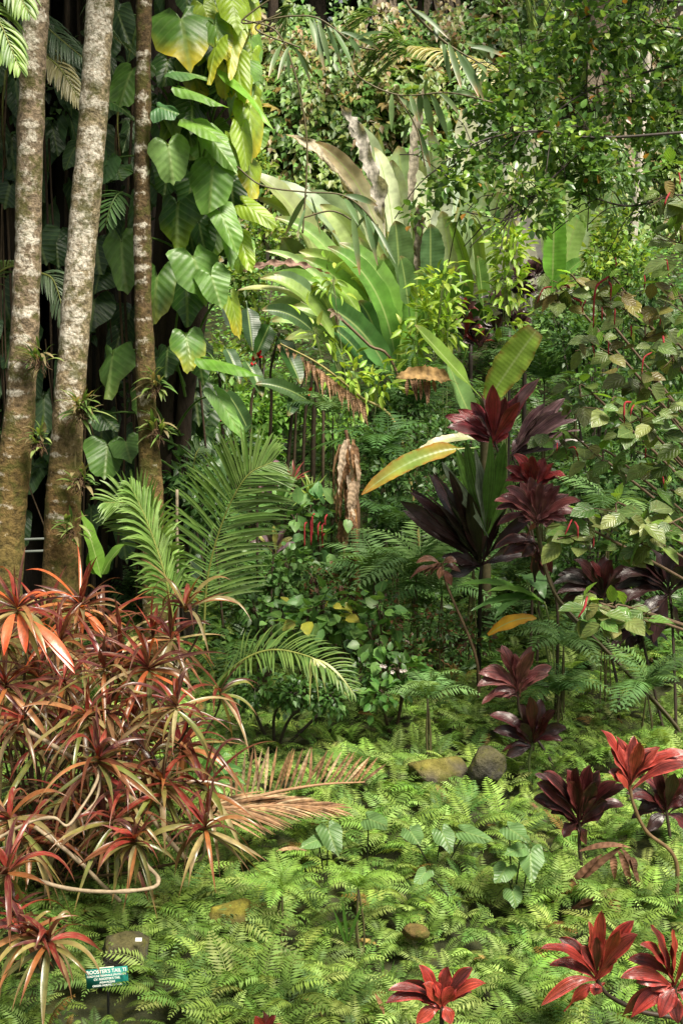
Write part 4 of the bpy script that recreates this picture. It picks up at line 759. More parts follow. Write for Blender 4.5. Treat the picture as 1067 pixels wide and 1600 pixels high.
paddles(tb, [(530, 520, 372, 454, 20, 15.3, (.42, .48, .16), dict(side=-.05, N=(0, -.6, 1))), (535, 560, 412, 434, 28, 15.3, (.34, .47, .10), dict(side=-.07, N=(.3, -.8, .8))), (520, 520, 428, 428, 26, 15.6, (.18, .27, .13), dict(side=-.06)), (530, 540, 486, 446, 28, 15.4, (.20, .31, .11), dict(side=-.05)),
  (500, 530, 410, 485, 26, 15.2, (.07, .14, .05), dict(side=-.04)), (425, 500, 398, 560, 30, 15.5, BDK, dict(bul=.02)), (430, 520, 470, 600, 34, 15.4, (.05, .13, .03), dict(bul=.04)), (385, 470, 395, 548, 34, 15.8, (.05, .11, .04), dict(bul=.0)), (365, 520, 345, 470, 26, 15.5, (.16, .22, .15)),
  (380, 560, 410, 620, 26, 15.2, (.06, .13, .04)), (500, 640, 400, 600, 24, 15.2, (.06, .13, .04)), (520, 560, 545, 640, 34, 15.6, (.05, .12, .03)), (470, 600, 450, 650, 28, 15.3, (.06, .13, .04)), (395, 690, 350, 610, 26, 15.0, (.07, .16, .05)), (350, 540, 375, 600, 24, 15.3, (.08, .15, .08)),
  (515, 428, 378, 424, 13, 15.0, (.45, .26, .18), dict(mat='dead', ragged=.6, ripple=.3, fold=.5))])
for pts, r in [([(388, 720), (392, 640), (406, 545)], .03), ([(414, 720), (424, 640), (436, 520)], .03), ([(440, 722), (456, 650), (484, 560)], .032), ([(452, 722), (462, 660), (468, 590)], .025), ([(470, 725), (476, 660), (490, 560)], .03), ([(488, 725), (490, 660), (494, 590)], .045), ([(503, 722), (505, 660), (508, 610)], .03), ([(360, 700), (345, 620), (330, 560)], .03), ([(372, 705), (362, 650), (352, 600)], .022)]:
    mb = MB(); q = [P(a, b, 15.4) for a, b in pts]; q[0] = A([q[0][0], 15.4, float(ground(q[0][0], 15.4)) - .05]); q.insert(2, (q[1] + q[2]) / 2 + A([U(-.06, .06), 0, 0])); tube(mb, spline(q, 18), np.linspace(r * .8, r * .45, 18), 8, A([.055, .04, .025]) * U(.6, 1.5), .003, 20.); part('cane', mb, MT['stem'], tb)
for px, py in ((404, 558), (398, 568), (482, 615), (352, 655), (360, 668)):
    mb = MB()
    for k in range(4): blade(mb, bez(P(px, py, 15.2), P(px + U(-8, 8), py + U(-12, 4), 15.1), (0, 0, .01), 6), CAM, .035, pr_lance, (.45, .01, .02), nw=2)
    part('flower_bract', mb, MT['ti'], tb)
# drooping dead banana leaf with tatters and bare stalks
t_ = thing('dead_banana_leaf', 'long broken banana leaf with brown tatters hanging from its stalk', 'dead leaf', gpt(640, 720, 14), 'withered banana leaves')
mb = MB(); cv = spline([gpt(668, 740, 14), P(625, 680, 14), P(560, 618, 14), P(500, 570, 13.9), P(438, 537, 13.8)], 26); tube(mb, cv, np.linspace(.022, .009, 26), 7, (.30, .25, .09)); part('stalk', mb, MT['stem'], t_)
for k in range(46):
    s = k / 46; px, py = np.interp(s, [0, .25, 1], [437, 470, 572]), np.interp(s, [0, .25, 1], [538, 557, 632]); L = M(U(18, 46), 14) * (.45 if s < .28 else 1)
    if s < .3 and k % 4: continue
    mb = MB()
    blade(mb, arch(P(px, py, 13.85), A([U(-.1, .35), U(-.4, .1), -1.]), L, .5, 7), A([U(-.6, .6), -1, 0]), .05, lambda t: .5 + .5 * np.sin(3 * t + 1), A([.36, .22, .13]) * U(.6, 1.25), nw=2, fold=.6, twist=U(-1, 1), ragged=.5); part('leaf_shred', mb, MT['dead'], t_)
t_ = thing('dead_banana_leaf', 'bare brown leaf stalk leaning before the deep green paddle leaves', 'dead leaf', gpt(640, 640, 15), 'withered banana leaves')
mb = MB(); tube(mb, spline([gpt(700, 640, 15), P(622, 588, 15), P(575, 538, 15), P(524, 490, 15)], 18), .018, 7, (.14, .09, .05)); part('stalk', mb, MT['stem'], t_)
for k in range(5): mb = MB(); blade(mb, arch(P(524, 490, 15), A([U(-.4, .4), -.3, U(-1, .5)]), .16, .9, 6), CAM, .05, pr_lance, (.3, .22, .16), nw=2, fold=.5); part('leaf_shred', mb, MT['dead'], t_)
# dry stump
t_ = thing('dry_banana_stump', 'dead upright banana stem wrapped in brown peeling leaf sheaths', 'dead stem', gpt(548, 900, 12), 'withered banana leaves')
g0 = gpt(556, 880, 12); mb = MB()
tube(mb, spline([g0, P(552, 780, 12), P(540, 672, 12)], 26), np.linspace(.075, .02, 26), 12, (.10, .055, .03), .02, 9., 4); tube(mb, spline([g0 + A([.06, -.05, 0]), P(552, 800, 11.9), P(538, 700, 11.9)], 20), .03, 9, (.26, .13, .05), .008, 12., 5); part('stem', mb, MT['dark'], t_)
mb = MB()
for k in range(26):
    x0, y0 = 543 + U(-12, 12), U(672, 820); blade(mb, bez(P(x0, y0, 11.9 + U(-.1, .05)), P(x0 + U(-10, 12), y0 + U(45, 95), 11.85 + U(-.12, .08)), (U(-.04, .04), -.03, 0), 10), A([U(-.7, .7), -1, 0]), U(.05, .10), lambda t: .6 + .4 * np.sin(5 * t), A(rnd.choice([(.36, .26, .18), (.26, .15, .08), (.20, .11, .06), (.46, .36, .27)])), nw=3, fold=.5, ripple=.15, ragged=.5, twist=U(-1, 1))
part('leaf_sheath', mb, MT['dead'], t_)
# young banana right of centre
tb = thing('young_banana', 'young banana plant with yellow green leaves and withered lower ones right of centre', 'banana plant', gpt(760, 760, 12.4))
mb = MB(); tube(mb, spline([gpt(762, 760, 12.4), P(757, 700, 12.3), P(755, 620, 12.2)], 14), np.linspace(.06, .035, 14), 10, (.07, .06, .03)); part('stem', mb, MT['stem'], tb)
paddles(tb, [(752, 622, 648, 508, 30, 12.0, (.24, .40, .06), dict(side=.07, N=(.5, -.8, .6))), (760, 630, 838, 516, 54, 12.1, (.24, .38, .05), dict(bul=.02, N=(-.1, -1, .5), edge=(.22, .12, .03), prof=lambda t: np.clip(np.sin(np.pi * np.clip(t * .86 + .02, 0, 1)) ** .55, .06, 1))),
  (744, 668, 698, 560, 42, 12.3, (.20, .38, .12), dict(bul=.02, side=.03)), (716, 600, 618, 590, 26, 11.9, (.34, .21, .08), dict(mat='dead', bul=.10, ripple=.1, N=(0, -1, .3), ragged=.3)),
  (756, 690, 638, 722, 26, 11.8, (.40, .42, .22), dict(bul=.13, N=(0, -.6, 1), edge=(.5, .4, .25), ragged=.3)), (742, 700, 565, 773, 30, 11.6, (.20, .30, .06), dict(bul=.10, N=(0, -1, .6), bands=(.50, .33, .05), edge=(.4, .16, .03), tip=.8, tipc=(.42, .16, .03), ragged=.12))])
for k in range(9): mb = MB(); blade(mb, arch(P(636 + k * 5, 592, 11.85), A([U(-.2, .4), -.2, -1]), M(U(20, 42), 12), .4, 7), CAM, .04, pr_lance, A([.24, .14, .08]) * U(.6, 1.2), nw=2, fold=.6, twist=U(-1, 1)); part('leaf_shred', mb, MT['dead'], tb)

# ------------------------------------------------------------------ shrubs
TL, TL2, TP = T_leaf(), T_leaf2(), T_palmate()
def cloud(mb, blobs, T, size, cols, wts=None, upn=1.0, outd=.6, droop=.25, dsd=.5):
    for (px, py, Y, rx, ry, n) in blobs:
        c = P(px, py, Y); R = A([M(rx, Y), M((rx + ry) / 2, Y), M(ry, Y)]); k = max(3, n // 9)
        u = nrm(rng.normal(size=(k, 3))) * rng.random((k, 1)) ** .45; tw = u * R; idx = rng.integers(0, k, n)
        pos = tw[idx] + rng.normal(0, size * .62, (n, 3)); od = nrm(pos - tw[idx]) * outd + nrm(pos / R) * outd
        d = od + rng.normal(0, dsd * .6, (n, 3)) - UP * droop; nn = UP * upn + rng.normal(0, .45, (n, 3)) + CAM * .15
        scatter(mb, T, pos + c, d, nn, size * rng.uniform(.65, 1.2, n), pick(cols, n, .16, wts))
def shrub(name, label, cat, basepx, blobs, T, size, cols, mat='small', wts=None, group=None, scol=(.06, .04, .025), srad=.012, **kw):
    base = gpt(*basepx); t = thing(name, label, cat, base, group)
    mb = MB(); cloud(mb, blobs, T, size, cols, wts, **kw); part('foliage', mb, MT[mat], t)
    mb = MB()
    for (px, py, Y, rx, ry, n) in blobs:
        c = P(px, py, Y); mid = (c + base) / 2 + A([U(-.1, .1), 0, .1])
        tube(mb, spline([base, mid, c], 14), np.linspace(srad * 1.4, srad * .6, 14), 6, scol, srad * .1, 30.)
        for q in range(5):
            e = c + nrm(rng.normal(size=3)) * M(min(rx, ry), Y) * .8; tube(mb, spline([mid * .3 + c * .7, c * .6 + e * .4 + UP * .02, e], 7), np.linspace(srad * .6, srad * .25, 7), 5, scol)
    part('stem', mb, MT['twig'], t); return t
YGc = [(.30, .45, .05), (.24, .40, .05), (.36, .48, .08)]
for lab, bp, bl in [('bright yellow green shrub before the broad paddle leaves, left of two', (680, 600, 15), [(690, 445, 15, 16, 22, 60), (668, 490, 15, 20, 24, 90), (650, 540, 15, 22, 20, 80), (690, 510, 15, 18, 26, 70), (700, 470, 15, 14, 20, 40)]),
                    ('tall narrow yellow green shrub beside the blackish ti bush', (795, 560, 15.2), [(794, 360, 15.2, 12, 14, 50), (795, 392, 15.2, 20, 20, 100), (792, 432, 15.2, 18, 16, 60), (793, 460, 15.2, 16, 12, 40), (792, 500, 15.2, 16, 14, 40)]),
                    ('light green sapling in front of the dark canes, low centre', (575, 660, 14), [(550, 585, 14, 26, 20, 60), (590, 600, 14, 22, 16, 40), (528, 568, 14.4, 18, 14, 20), (520, 440, 15, 8, 16, 30), (492, 520, 14.6, 14, 10, 14)])]:
    shrub('yellow_green_shrub', lab, 'shrub', bp, bl, T_leaf2(.36, .1, .3), .155, YGc, group='yellow green shrubs', upn=.8, outd=1., droop=.0, scol=(.12, .15, .05), srad=.006)
# small-leaved tree, upper right
def small_tree():
    base = A([3.9, 9.6, float(ground(3.9, 9.6))]); t = thing('small_leaved_tree', 'small leaved tree reaching in from the upper right with fine dark twigs', 'tree', base)
    mb = MB(); tube(mb, spline([base - UP * .1, A([3.95, 9.6, 2.5]), A([3.8, 9.4, 4.5]), A([3.6, 9.3, 7])], 30), np.linspace(.14, .07, 30), 14, (.09, .07, .05), .012, 9.); part('trunk', mb, MT['dark'], t)
    br = [[(1180, 90, 9.4), (1067, 100, 9.2), (935, 135, 9), (860, 182, 8.9), (800, 245, 8.8)], [(1180, 20, 9.4), (1000, 0, 9.2), (870, 50, 9), (780, 112, 8.9)], [(1180, 330, 9.4), (1067, 305, 9.2), (980, 322, 9), (880, 300, 8.8), (760, 330, 8.7)],
          [(1180, 150, 9.5), (1000, 160, 9.3), (860, 190, 9.1), (760, 232, 8.9), (690, 250, 8.8)], [(1150, 200, 9), (940, 215, 8.7), (830, 205, 8.6), (740, 225, 8.5), (660, 280, 8.4)], [(1180, -30, 9), (1040, -60, 8.8), (880, -40, 8.6)], [(930, 215, 8.7), (850, 290, 8.6), (800, 340, 8.5), (720, 330, 8.5)], [(1180, 60, 9.2), (1030, 40, 9), (960, 20, 8.9)]]
    for b in br:
        mb = MB(); q = [P(*p) for p in b]; tube(mb, spline(q, 30), np.linspace(.011, .003, 30), 7, (.045, .035, .028), .003, 20.); 
        for k in range(22):
            c = spline(q, 30)[rnd.randrange(6, 30)]; e = c + A([U(-.4, .2), U(-.3, .3), U(-.35, .3)]); tube(mb, spline([c, (c + e) / 2 + UP * .04, e], 6), .0035, 4, (.045, .035, .028))
        part('branch', mb, MT['twig'], t)
    bl = [(1000, 40, 9, 90, 60, 620), (900, 60, 9, 70, 50, 520), (820, 120, 8.9, 50, 40, 300), (960, 150, 9.1, 90, 50, 460), (870, 230, 8.8, 80, 45, 620), (790, 200, 8.8, 60, 40, 440), (940, 270, 8.8, 70, 40, 420), (740, 250, 8.6, 55, 35, 230), (690, 290, 8.5, 45, 30, 130), (810, 290, 8.6, 80, 30, 260),
          (870, 325, 8.6, 60, 18, 90), (1040, 200, 9.2, 50, 60, 260), (1050, 120, 9.2, 50, 50, 300), (720, 330, 8.5, 50, 16, 50), (660, 330, 8.4, 26, 14, 26), (780, 30, 9.2, 26, 40, 60), (1000, 330, 9.1, 60, 40, 120), (820, 350, 8.5, 60, 16, 50), (980, -50, 9, 120, 30, 400), (1000, 250, 9, 60, 50, 200), (760, 160, 8.8, 40, 24, 110), (690, 230, 8.5, 30, 16, 40)]
    mb = MB(); cloud(mb, bl, T_leaf2(.68, .12, .12), .064, [(.11, .21, .05), (.15, .27, .06), (.075, .155, .04), (.25, .38, .08), (.30, .14, .03)], [5, 5, 4, 1.6, .18], upn=1., outd=.7, droop=.1, dsd=.8); part('foliage', mb, MT['glossy'], t)
small_tree()
# oval-leaved bush with red tassels, right
def tassel_bush():
    base = A([3.7, 10.2, float(ground(3.7, 10.2))]); t = thing('chenille_bush', 'big bush with oval olive leaves and hanging red tassel flowers at the right edge', 'shrub', base)
    cl = [(1000, 655, 8.8, 16, 52, 26), (1040, 645, 8.9, 12, 40, 30), (955, 640, 9, 8, 30, 16), (1050, 560, 8.9, 14, 40, 24), (1005, 530, 9.2, 12, 44, 24), (885, 448, 10.5, 12, 34, 16), (950, 455, 9.6, 10, 36, 22), (970, 480, 9.4, 9, 30, 20), (1040, 470, 9, 12, 36, 26), (1050, 300, 8.8, 12, 30, 34), (1060, 380, 8.8, 10, 30, 40),
          (905, 620, 9.8, 10, 28, 24), (880, 690, 9.8, 10, 34, 14), (940, 720, 9.3, 12, 40, 20), (1030, 720, 9.2, 12, 40, 24), (960, 800, 8.9, 16, 48, 18), (905, 835, 8.9, 12, 32, 22), (1030, 825, 8.7, 14, 36, 18), (1000, 850, 8.8, 12, 34, 24), (960, 955, 8.5, 12, 34, 22), (920, 950, 8.6, 12, 26, 20), (995, 965, 8.6, 10, 26, 18), (1000, 600, 9.4, 9, 40, 18), (930, 540, 10, 8, 36, 18), (870, 470, 10.4, 6, 20, 20), (1040, 780, 9.1, 8, 26, 20)]
    mb = MB()
    for (px, py, Y, n, rx, ry) in cl:
        c = P(px, py, Y); col = [(.15, .20, .05), (.11, .17, .05), (.19, .22, .07), (.10, .20, .04)] if py > 600 else [(.12, .17, .05), (.15, .20, .06), (.10, .15, .05), (.20, .17, .05)]
        n = int(n * 1.2)
        pos = c + rng.uniform(-1, 1, (n, 3)) * A([M(rx, Y), M(rx, Y), M(ry, Y)]); a = rng.uniform(0, 6.28, n)
        d = np.stack([np.cos(a), np.sin(a) * .6 - .3, rng.uniform(-.9, .15, n)], -1); nn = UP * .8 + CAM * .7 + rng.normal(0, .25, (n, 3))
        scatter(mb, T_leaf2(.74, .10, .18), pos, d, nn, M(40, 9) * rng.uniform(.55, 1.1, n), pick(col, n, .2))
        k = rng.integers(2, 4); scatter(mb, T_leaf2(.6, .10, .1), np.tile(c + UP * M(ry, Y), (k, 1)) + rng.normal(0, .03, (k, 3)), rng.normal(0, 1, (k, 3)) + UP * .2, np.tile(UP, (k, 1)), M(30, 9), pick([(.22, .40, .05)], k))
    part('foliage', mb, MT['oval'], t)
    for (px, py, Y, n, rx, ry) in cl:
        mb = MB(); c = P(px, py, Y); m = (c + base) / 2 + A([.5, 0, .1]); tube(mb, spline([base, m, c + A([.15, .1, .0]), c], 18), np.linspace(.018, .006, 18), 6, (.12, .08, .05), .002, 40.)
        for q in range(4): e = c + A([U(-.2, .2), U(-.1, .1), U(-.15, .1)]); tube(mb, [c, (c + e) / 2, e], .004, 5, (.13, .09, .05))
        part('branch', mb, MT['twig'], t)
    TS = [((950, 432), (930, 452), (926, 512), 9.3, .013), ((950, 440), (954, 448), (953, 470), 9.3, .011), ((940, 480), (940, 488), (940, 502), 9.3, .008), ((960, 482), (960, 492), (959, 508), 9.3, .009), ((1006, 430), (1007, 440), (1005, 455), 9.1, .009), ((915, 468), (910, 480), (910, 492), 9.5, .009), ((862, 448), (848, 452), (838, 474), 10.2, .010), ((895, 466), (905, 470), (908, 478), 9.7, .012),
          ((890, 450), (885, 446), (880, 446), 9.7, .011), ((1040, 405), (1042, 412), (1044, 432), 8.8, .008), ((985, 508), (986, 518), (985, 526), 9.1, .009), ((1014, 485), (1015, 495), (1014, 505), 9.1, .008), ((1030, 490), (1031, 498), (1030, 510), 9, .008), ((950, 535), (950, 545), (950, 556), 9.3, .008), ((925, 540), (927, 548), (928, 558), 9.5, .007), ((1035, 525), (1036, 532), (1036, 542), 8.9, .012),
          ((1018, 550), (1005, 560), (1002, 585), 8.9, .009), ((1030, 550), (1034, 556), (1036, 560), 8.9, .009), ((985, 628), (975, 632), (975, 662), 8.7, .012), ((990, 632), (986, 640), (984, 650), 8.7, .008), ((926, 655), (926, 662), (924, 670), 9, .008), ((888, 700), (898, 700), (904, 722), 9.4, .009), ((870, 692), (870, 698), (869, 705), 9.4, .007), ((893, 812), (888, 822), (882, 836), 8.8, .009), ((897, 815), (902, 825), (902, 842), 8.8, .011),
          ((927, 838), (927, 846), (926, 856), 8.8, .008), ((917, 932), (912, 950), (902, 966), 8.4, .012), ((1008, 700), (1008, 708), (1007, 716), 9, .007), ((1035, 745), (1036, 752), (1036, 758), 9, .008), ((1046, 300), (1040, 312), (1037, 322), 8.7, .010), ((1060, 270), (1062, 282), (1060, 290), 8.7, .009), ((960, 402), (962, 410), (961, 418), 9.4, .008)]
    for a, b, c, Y, r in TS:
        mb = MB(); tube(mb, spline([P(a[0], a[1], Y), P(b[0], b[1], Y - .05), P(c[0], c[1], Y - .05)], 16), np.interp(np.linspace(0, 1, 16), [0, .15, .8, 1], [r * .4, r * .7, r * .6, r * .2]), 8, (.27, .022, .028), r * .25, 160.); part('flower_tassel', mb, MT['fuzz'], t)
tassel_bush()
t_ = shrub('chenille_plant', 'small tassel plant with pale leaves left of the dry banana stump', 'shrub', (485, 900, 12.3), [(485, 800, 12, 34, 14, 16), (460, 810, 12, 18, 12, 10), (520, 812, 12, 22, 10, 12), (500, 850, 12, 34, 20, 40)], T_leaf2(.7), .17, [(.17, .30, .10), (.10, .22, .07)], upn=1.2)
for x, y0, y1 in ((476, 818, 848), (486, 812, 846), (488, 805, 830), (497, 818, 840), (503, 820, 838), (504, 835, 850), (508, 806, 815)):
    mb = MB(); tube(mb, spline([P(x + 3, y0 - 2, 11.8), P(x, y0 + 4, 11.75), P(x, y1 + 6, 11.75)], 12), .008, 7, (.27, .022, .028), .003, 120.); part('flower_tassel', mb, MT['fuzz'], t_)
# bromeliads
strap_clump('bromeliad', 'spiky yellow green bromeliad in the centre left of the dry stump', 'bromeliad', P(487, 782, 12.4), 34, .32, .035, [(.28, .38, .09), (.20, .32, .07)], MT['small'], elr=(.1, 1.4), droop=.7, front=False, roots=False)
strap_clump('bromeliad', 'small dusty red bromeliad above the spiky green one', 'bromeliad', P(457, 752, 12.9), 26, .22, .035, [(.30, .06, .06), (.22, .07, .06), (.12, .14, .05)], MT['small'], elr=(.1, 1.4), droop=.5, front=False, roots=False)
strap_clump('bromeliad', 'green rosette of strap leaves beneath the dusty red bromeliad', 'bromeliad', P(440, 790, 12.2), 18, .4, .06, [(.12, .24, .06), (.09, .19, .05)], MT['banana'], elr=(.0, 1.2), droop=.7, front=False, roots=False)
# leafy mid-ground shrubs
MGR = [(.10, .21, .05), (.14, .27, .07), (.07, .16, .04)]
shrub('leafy_shrub', 'light green leafy twigs over the low palm frond, centre', 'shrub', (470, 1060, 10.6), [(480, 962, 10.2, 50, 16, 60), (505, 945, 10.2, 24, 10, 20), (470, 985, 10.1, 30, 18, 40), (520, 975, 10.2, 20, 14, 20), (440, 965, 10.3, 20, 12, 20)], T_leaf2(.75), .13, MGR + [(.35, .36, .05)], wts=[4, 4, 2, .5], upn=1.4)
shrub('leafy_shrub', 'light green heart leaved twigs in the middle of the dark ferns', 'shrub', (580, 1040, 10.4), [(592, 955, 10.1, 34, 16, 26), (575, 985, 10.1, 30, 16, 26), (590, 1005, 10, 24, 12, 16)], T_leaf2(.85), .125, MGR, upn=1.2)
shrub('leafy_shrub', 'soft green shrub left of the dark ferns beside the palm frond', 'shrub', (410, 1000, 11), [(420, 900, 10.9, 40, 26, 160), (450, 880, 10.9, 40, 20, 120), (395, 950, 10.6, 34, 24, 90), (440, 925, 10.7, 34, 20, 80)], TL2, .075, [(.10, .21, .05), (.13, .26, .07), (.07, .15, .04)], upn=1.2)
t_ = shrub('flowering_shrub', 'low dark shrub dotted with small white flowers', 'shrub', (615, 1100, 9.9), [(620, 1045, 9.7, 44, 22, 90), (640, 1060, 9.7, 26, 18, 40), (600, 1085, 9.6, 30, 16, 50)], TL2, .085, [(.06, .15, .03), (.09, .2, .04)])
for x, y in ((596, 1040), (601, 1041), (613, 1050), (633, 1048), (619, 1098), (627, 1048)):
    mb = MB(); c = P(x, y, 9.55)
    for k in range(5): a = k * 1.257; blade(mb, bez(c, c + A([math.cos(a) * .018, -.006, math.sin(a) * .018]), (0, -.002, 0), 4), CAM, .014, pr_lance, (.75, .62, .66), nw=2)
    part('flower', mb, MT['small'], t_)
t_ = thing('aroid_plant', 'glossy plant with long pale green leaves and stalks behind the dusky rose ti', 'plant', gpt(850, 1030, 10.8))
for (ax, ay, tx, ty, w, c) in ((838, 935, 715, 915, 22, (.15, .32, .06)), (850, 940, 735, 955, 20, (.12, .25, .07)), (820, 900, 850, 935, 40, (.14, .28, .10)), (852, 945, 760, 925, 22, (.22, .40, .08)), (830, 930, 770, 970, 20, (.13, .27, .08))):
    mb = MB(); blade(mb, bez(P(ax, ay, 10.6), P(tx, ty, 10.2), (0, -.02, .08), 16), UP + CAM * .5, M(w, 10.4), pr_ovate, c, nw=4, fold=.15, ripple=.05); part('leaf', mb, MT['glossy'], t_)
    mb = MB(); tube(mb, bez(gpt(868, 1030, 10.8), P(ax, ay, 10.6), (.03, 0, .02), 8), .006, 6, (.25, .3, .12)); part('petiole', mb, MT['stem'], t_)
mb = MB(); blade(mb, bez(P(762, 992, 10), P(838, 966, 9.9), (0, -.02, .05), 12), A([0, -1, .5]), M(24, 10), pr_lance, (.55, .30, .02), nw=4, fold=.25, ripple=.08, ragged=.3, edge=(.4, .12, .02))
single('fallen_leaf', mb, MT['banana'], 'single orange yellow dead leaf caught behind the dusky rose ti', 'leaf', P(762, 992, 10))
# dry ti leaves on the ground at right
t_ = thing('dry_leaf_litter', 'heap of withered brown leaves hanging at the foot of the dark maroon ti', 'dead leaves', gpt(930, 1400, 7.5)); mb = MB()
for (a, b, c, d) in ((880, 1400, 975, 1320), (870, 1410, 940, 1335), (965, 1330, 985, 1385), (970, 1325, 1000, 1395), (955, 1335, 960, 1375), (985, 1340, 990, 1370), (905, 1330, 985, 1325), (900, 1415, 960, 1400), (880, 1425, 990, 1405)):
    blade(mb, bez(P(a, b, 7.45), P(c, d, 7.4), (0, -.02, .03), 10), UP + CAM, .045, pr_lance, A([.20, .10, .06]) * U(.5, 1.3), nw=2, fold=.6, twist=U(-1, 1))
part('leaf_bundle', mb, MT['dead'], t_)

# ------------------------------------------------------------------ ferns one can tell apart
TBI = [T_frond(17, .30, .45, .25, seed=31), T_frond(19, .27, .6, .35, seed=32)]
def fern(label, px, py, Y, n, L, cols, elr=(.2, 1.1), front=False, name='fern'):
    c = P(px, py, Y); g = A([c[0], c[1], float(ground(c[0], c[1]))]); t = thing(name, label, 'fern', g, 'ferns standing above the carpet'); mb = MB()
    a = rng.uniform(-np.pi, 0, n) if front else np.linspace(0, 6.28, n, endpoint=False) + rng.uniform(-.3, .3, n); el = rng.uniform(*elr, n)
    d = np.stack([np.cos(a) * np.cos(el), np.sin(a) * np.cos(el), np.sin(el)], -1); nn = np.stack([-np.cos(a) * np.sin(el), -np.sin(a) * np.sin(el) - .2, np.cos(el) + .2], -1)
    for q in range(2): s = np.arange(n) % 2 == q; scatter(mb, TBI[q], np.tile(c, (s.sum(), 1)), d[s], nn[s], L * rng.uniform(.8, 1.15, s.sum()), pick(cols, s.sum(), .12))
    part('fronds', mb, MT['fern'], t, smooth=False); mb = MB()
    for q in range(5): gg = g + A([U(-.08, .08), U(-.08, .08), -.05]); tube(mb, spline([gg, (gg + c) / 2 + A([U(-.03, .03), 0, 0]), c], 6), .006, 5, (.09, .08, .035))
    part('stem', mb, MT['stem'], t)
FG = [(.15, .27, .09), (.12, .23, .08), (.18, .30, .10)]; FD = [(.06, .13, .04), (.08, .17, .05)]
for a in [('large pale fern spreading below the dry stump, right side', 650, 905, 11.2, 13, .75, FG), ('large pale fern spreading under the dry stump, left side', 585, 905, 11.4, 12, .7, FG), ('pale fern between the two big ferns and the tall purple ti', 690, 930, 11.3, 10, .6, FG), ('fern with pale fronds just above the carpet in the centre', 668, 1092, 9.3, 8, .36, FG),
          ('fern with a dark foot under the thin stalks at right', 872, 1085, 9.9, 10, .5, FD + FG), ('fern arching right of the dusky rose ti', 880, 1010, 10, 9, .5, FG), ('fern at the right behind the oval leaves', 950, 800, 10.6, 9, .6, FD + FG), ('small fern beside the yellowed banana leaf', 740, 880, 11.8, 9, .5, FD), ('dark fern under the withered stalk, centre', 600, 720, 13.5, 10, .8, FD),
          ('dark fern on the bank below the bare stalk', 650, 640, 14.5, 10, .9, FD), ('dark fern on the bank behind the crimson ti', 850, 600, 13.5, 10, .9, FD), ('feathery fern on the bank beside the yellow green leaf', 900, 560, 14, 10, .8, FD + FG), ('dark fern low behind the tall purple ti', 620, 830, 12.4, 11, .6, FD), ('bluish fern right of the heliconia canes', 520, 650, 14.2, 8, .6, FG), ('low fern at the lower centre, larger than its neighbours', 560, 1390, 6.9, 8, .27, [(.20, .33, .06)]), ('large fern in the lower ferns left of centre', 440, 1390, 6.9, 8, .26, [(.19, .32, .06)]), ('dark fern near the right end of the fern bed', 1010, 1080, 9.6, 10, .5, FD + FG)]: fern(*a)

# ------------------------------------------------------------------ undergrowth on the bank and vines on the cliff (uncountable)
def undergrowth():
    mb = MB(); N = 60000; y = rng.uniform(11.5, 29.5, N); hw = y * .36 + 1.5; x = rng.uniform(-1, 1, N) * hw
    p2 = np.stack([x, y], -1); h = .15 + .75 * np.clip(.5 + .6 * wob(p2, 1.6, 40, 2), 0, 1) * sst(y, 11.5, 14) + .0
    z = ground(x, y) + h * rng.uniform(.35, 1, N); pos = np.stack([x, y, z], -1)
    a = rng.uniform(0, 6.28, N); d = np.stack([np.cos(a), np.sin(a) - .4, rng.uniform(-.4, .5, N)], -1); nn = UP + CAM * .4 + rng.normal(0, .4, (N, 3))
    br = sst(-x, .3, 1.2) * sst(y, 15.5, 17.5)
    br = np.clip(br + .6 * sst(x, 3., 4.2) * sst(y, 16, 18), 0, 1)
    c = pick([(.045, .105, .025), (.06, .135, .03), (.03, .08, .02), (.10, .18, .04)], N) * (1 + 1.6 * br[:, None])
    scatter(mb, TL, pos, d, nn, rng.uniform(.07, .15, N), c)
    Tf = T_frond(13, .30, .5, .3, seed=77); n2 = 3600; y = rng.uniform(11.5, 22, n2); x = rng.uniform(-1, 1, n2) * (y * .33 + 1); p2 = np.stack([x, y], -1)
    z = ground(x, y) + .1 + .6 * np.clip(.5 + .6 * wob(p2, 1.6, 40, 2), 0, 1) * sst(y, 11.5, 14); a = rng.uniform(0, 6.28, n2); el = rng.uniform(.1, 1., n2)
    d = np.stack([np.cos(a) * np.cos(el), np.sin(a) * np.cos(el) - .3, np.sin(el)], -1); scatter(mb, Tf, np.stack([x, y, z], -1), d, UP + rng.normal(0, .2, (n2, 3)), rng.uniform(.3, .6, n2), pick([(.07, .15, .035), (.09, .19, .045), (.05, .11, .03)], n2))
    single('undergrowth', mb, MT['small'], 'tangled dark green undergrowth covering the bank behind the clearing', 'undergrowth', (0, 15, 1), kind='stuff', smooth=False)
undergrowth()
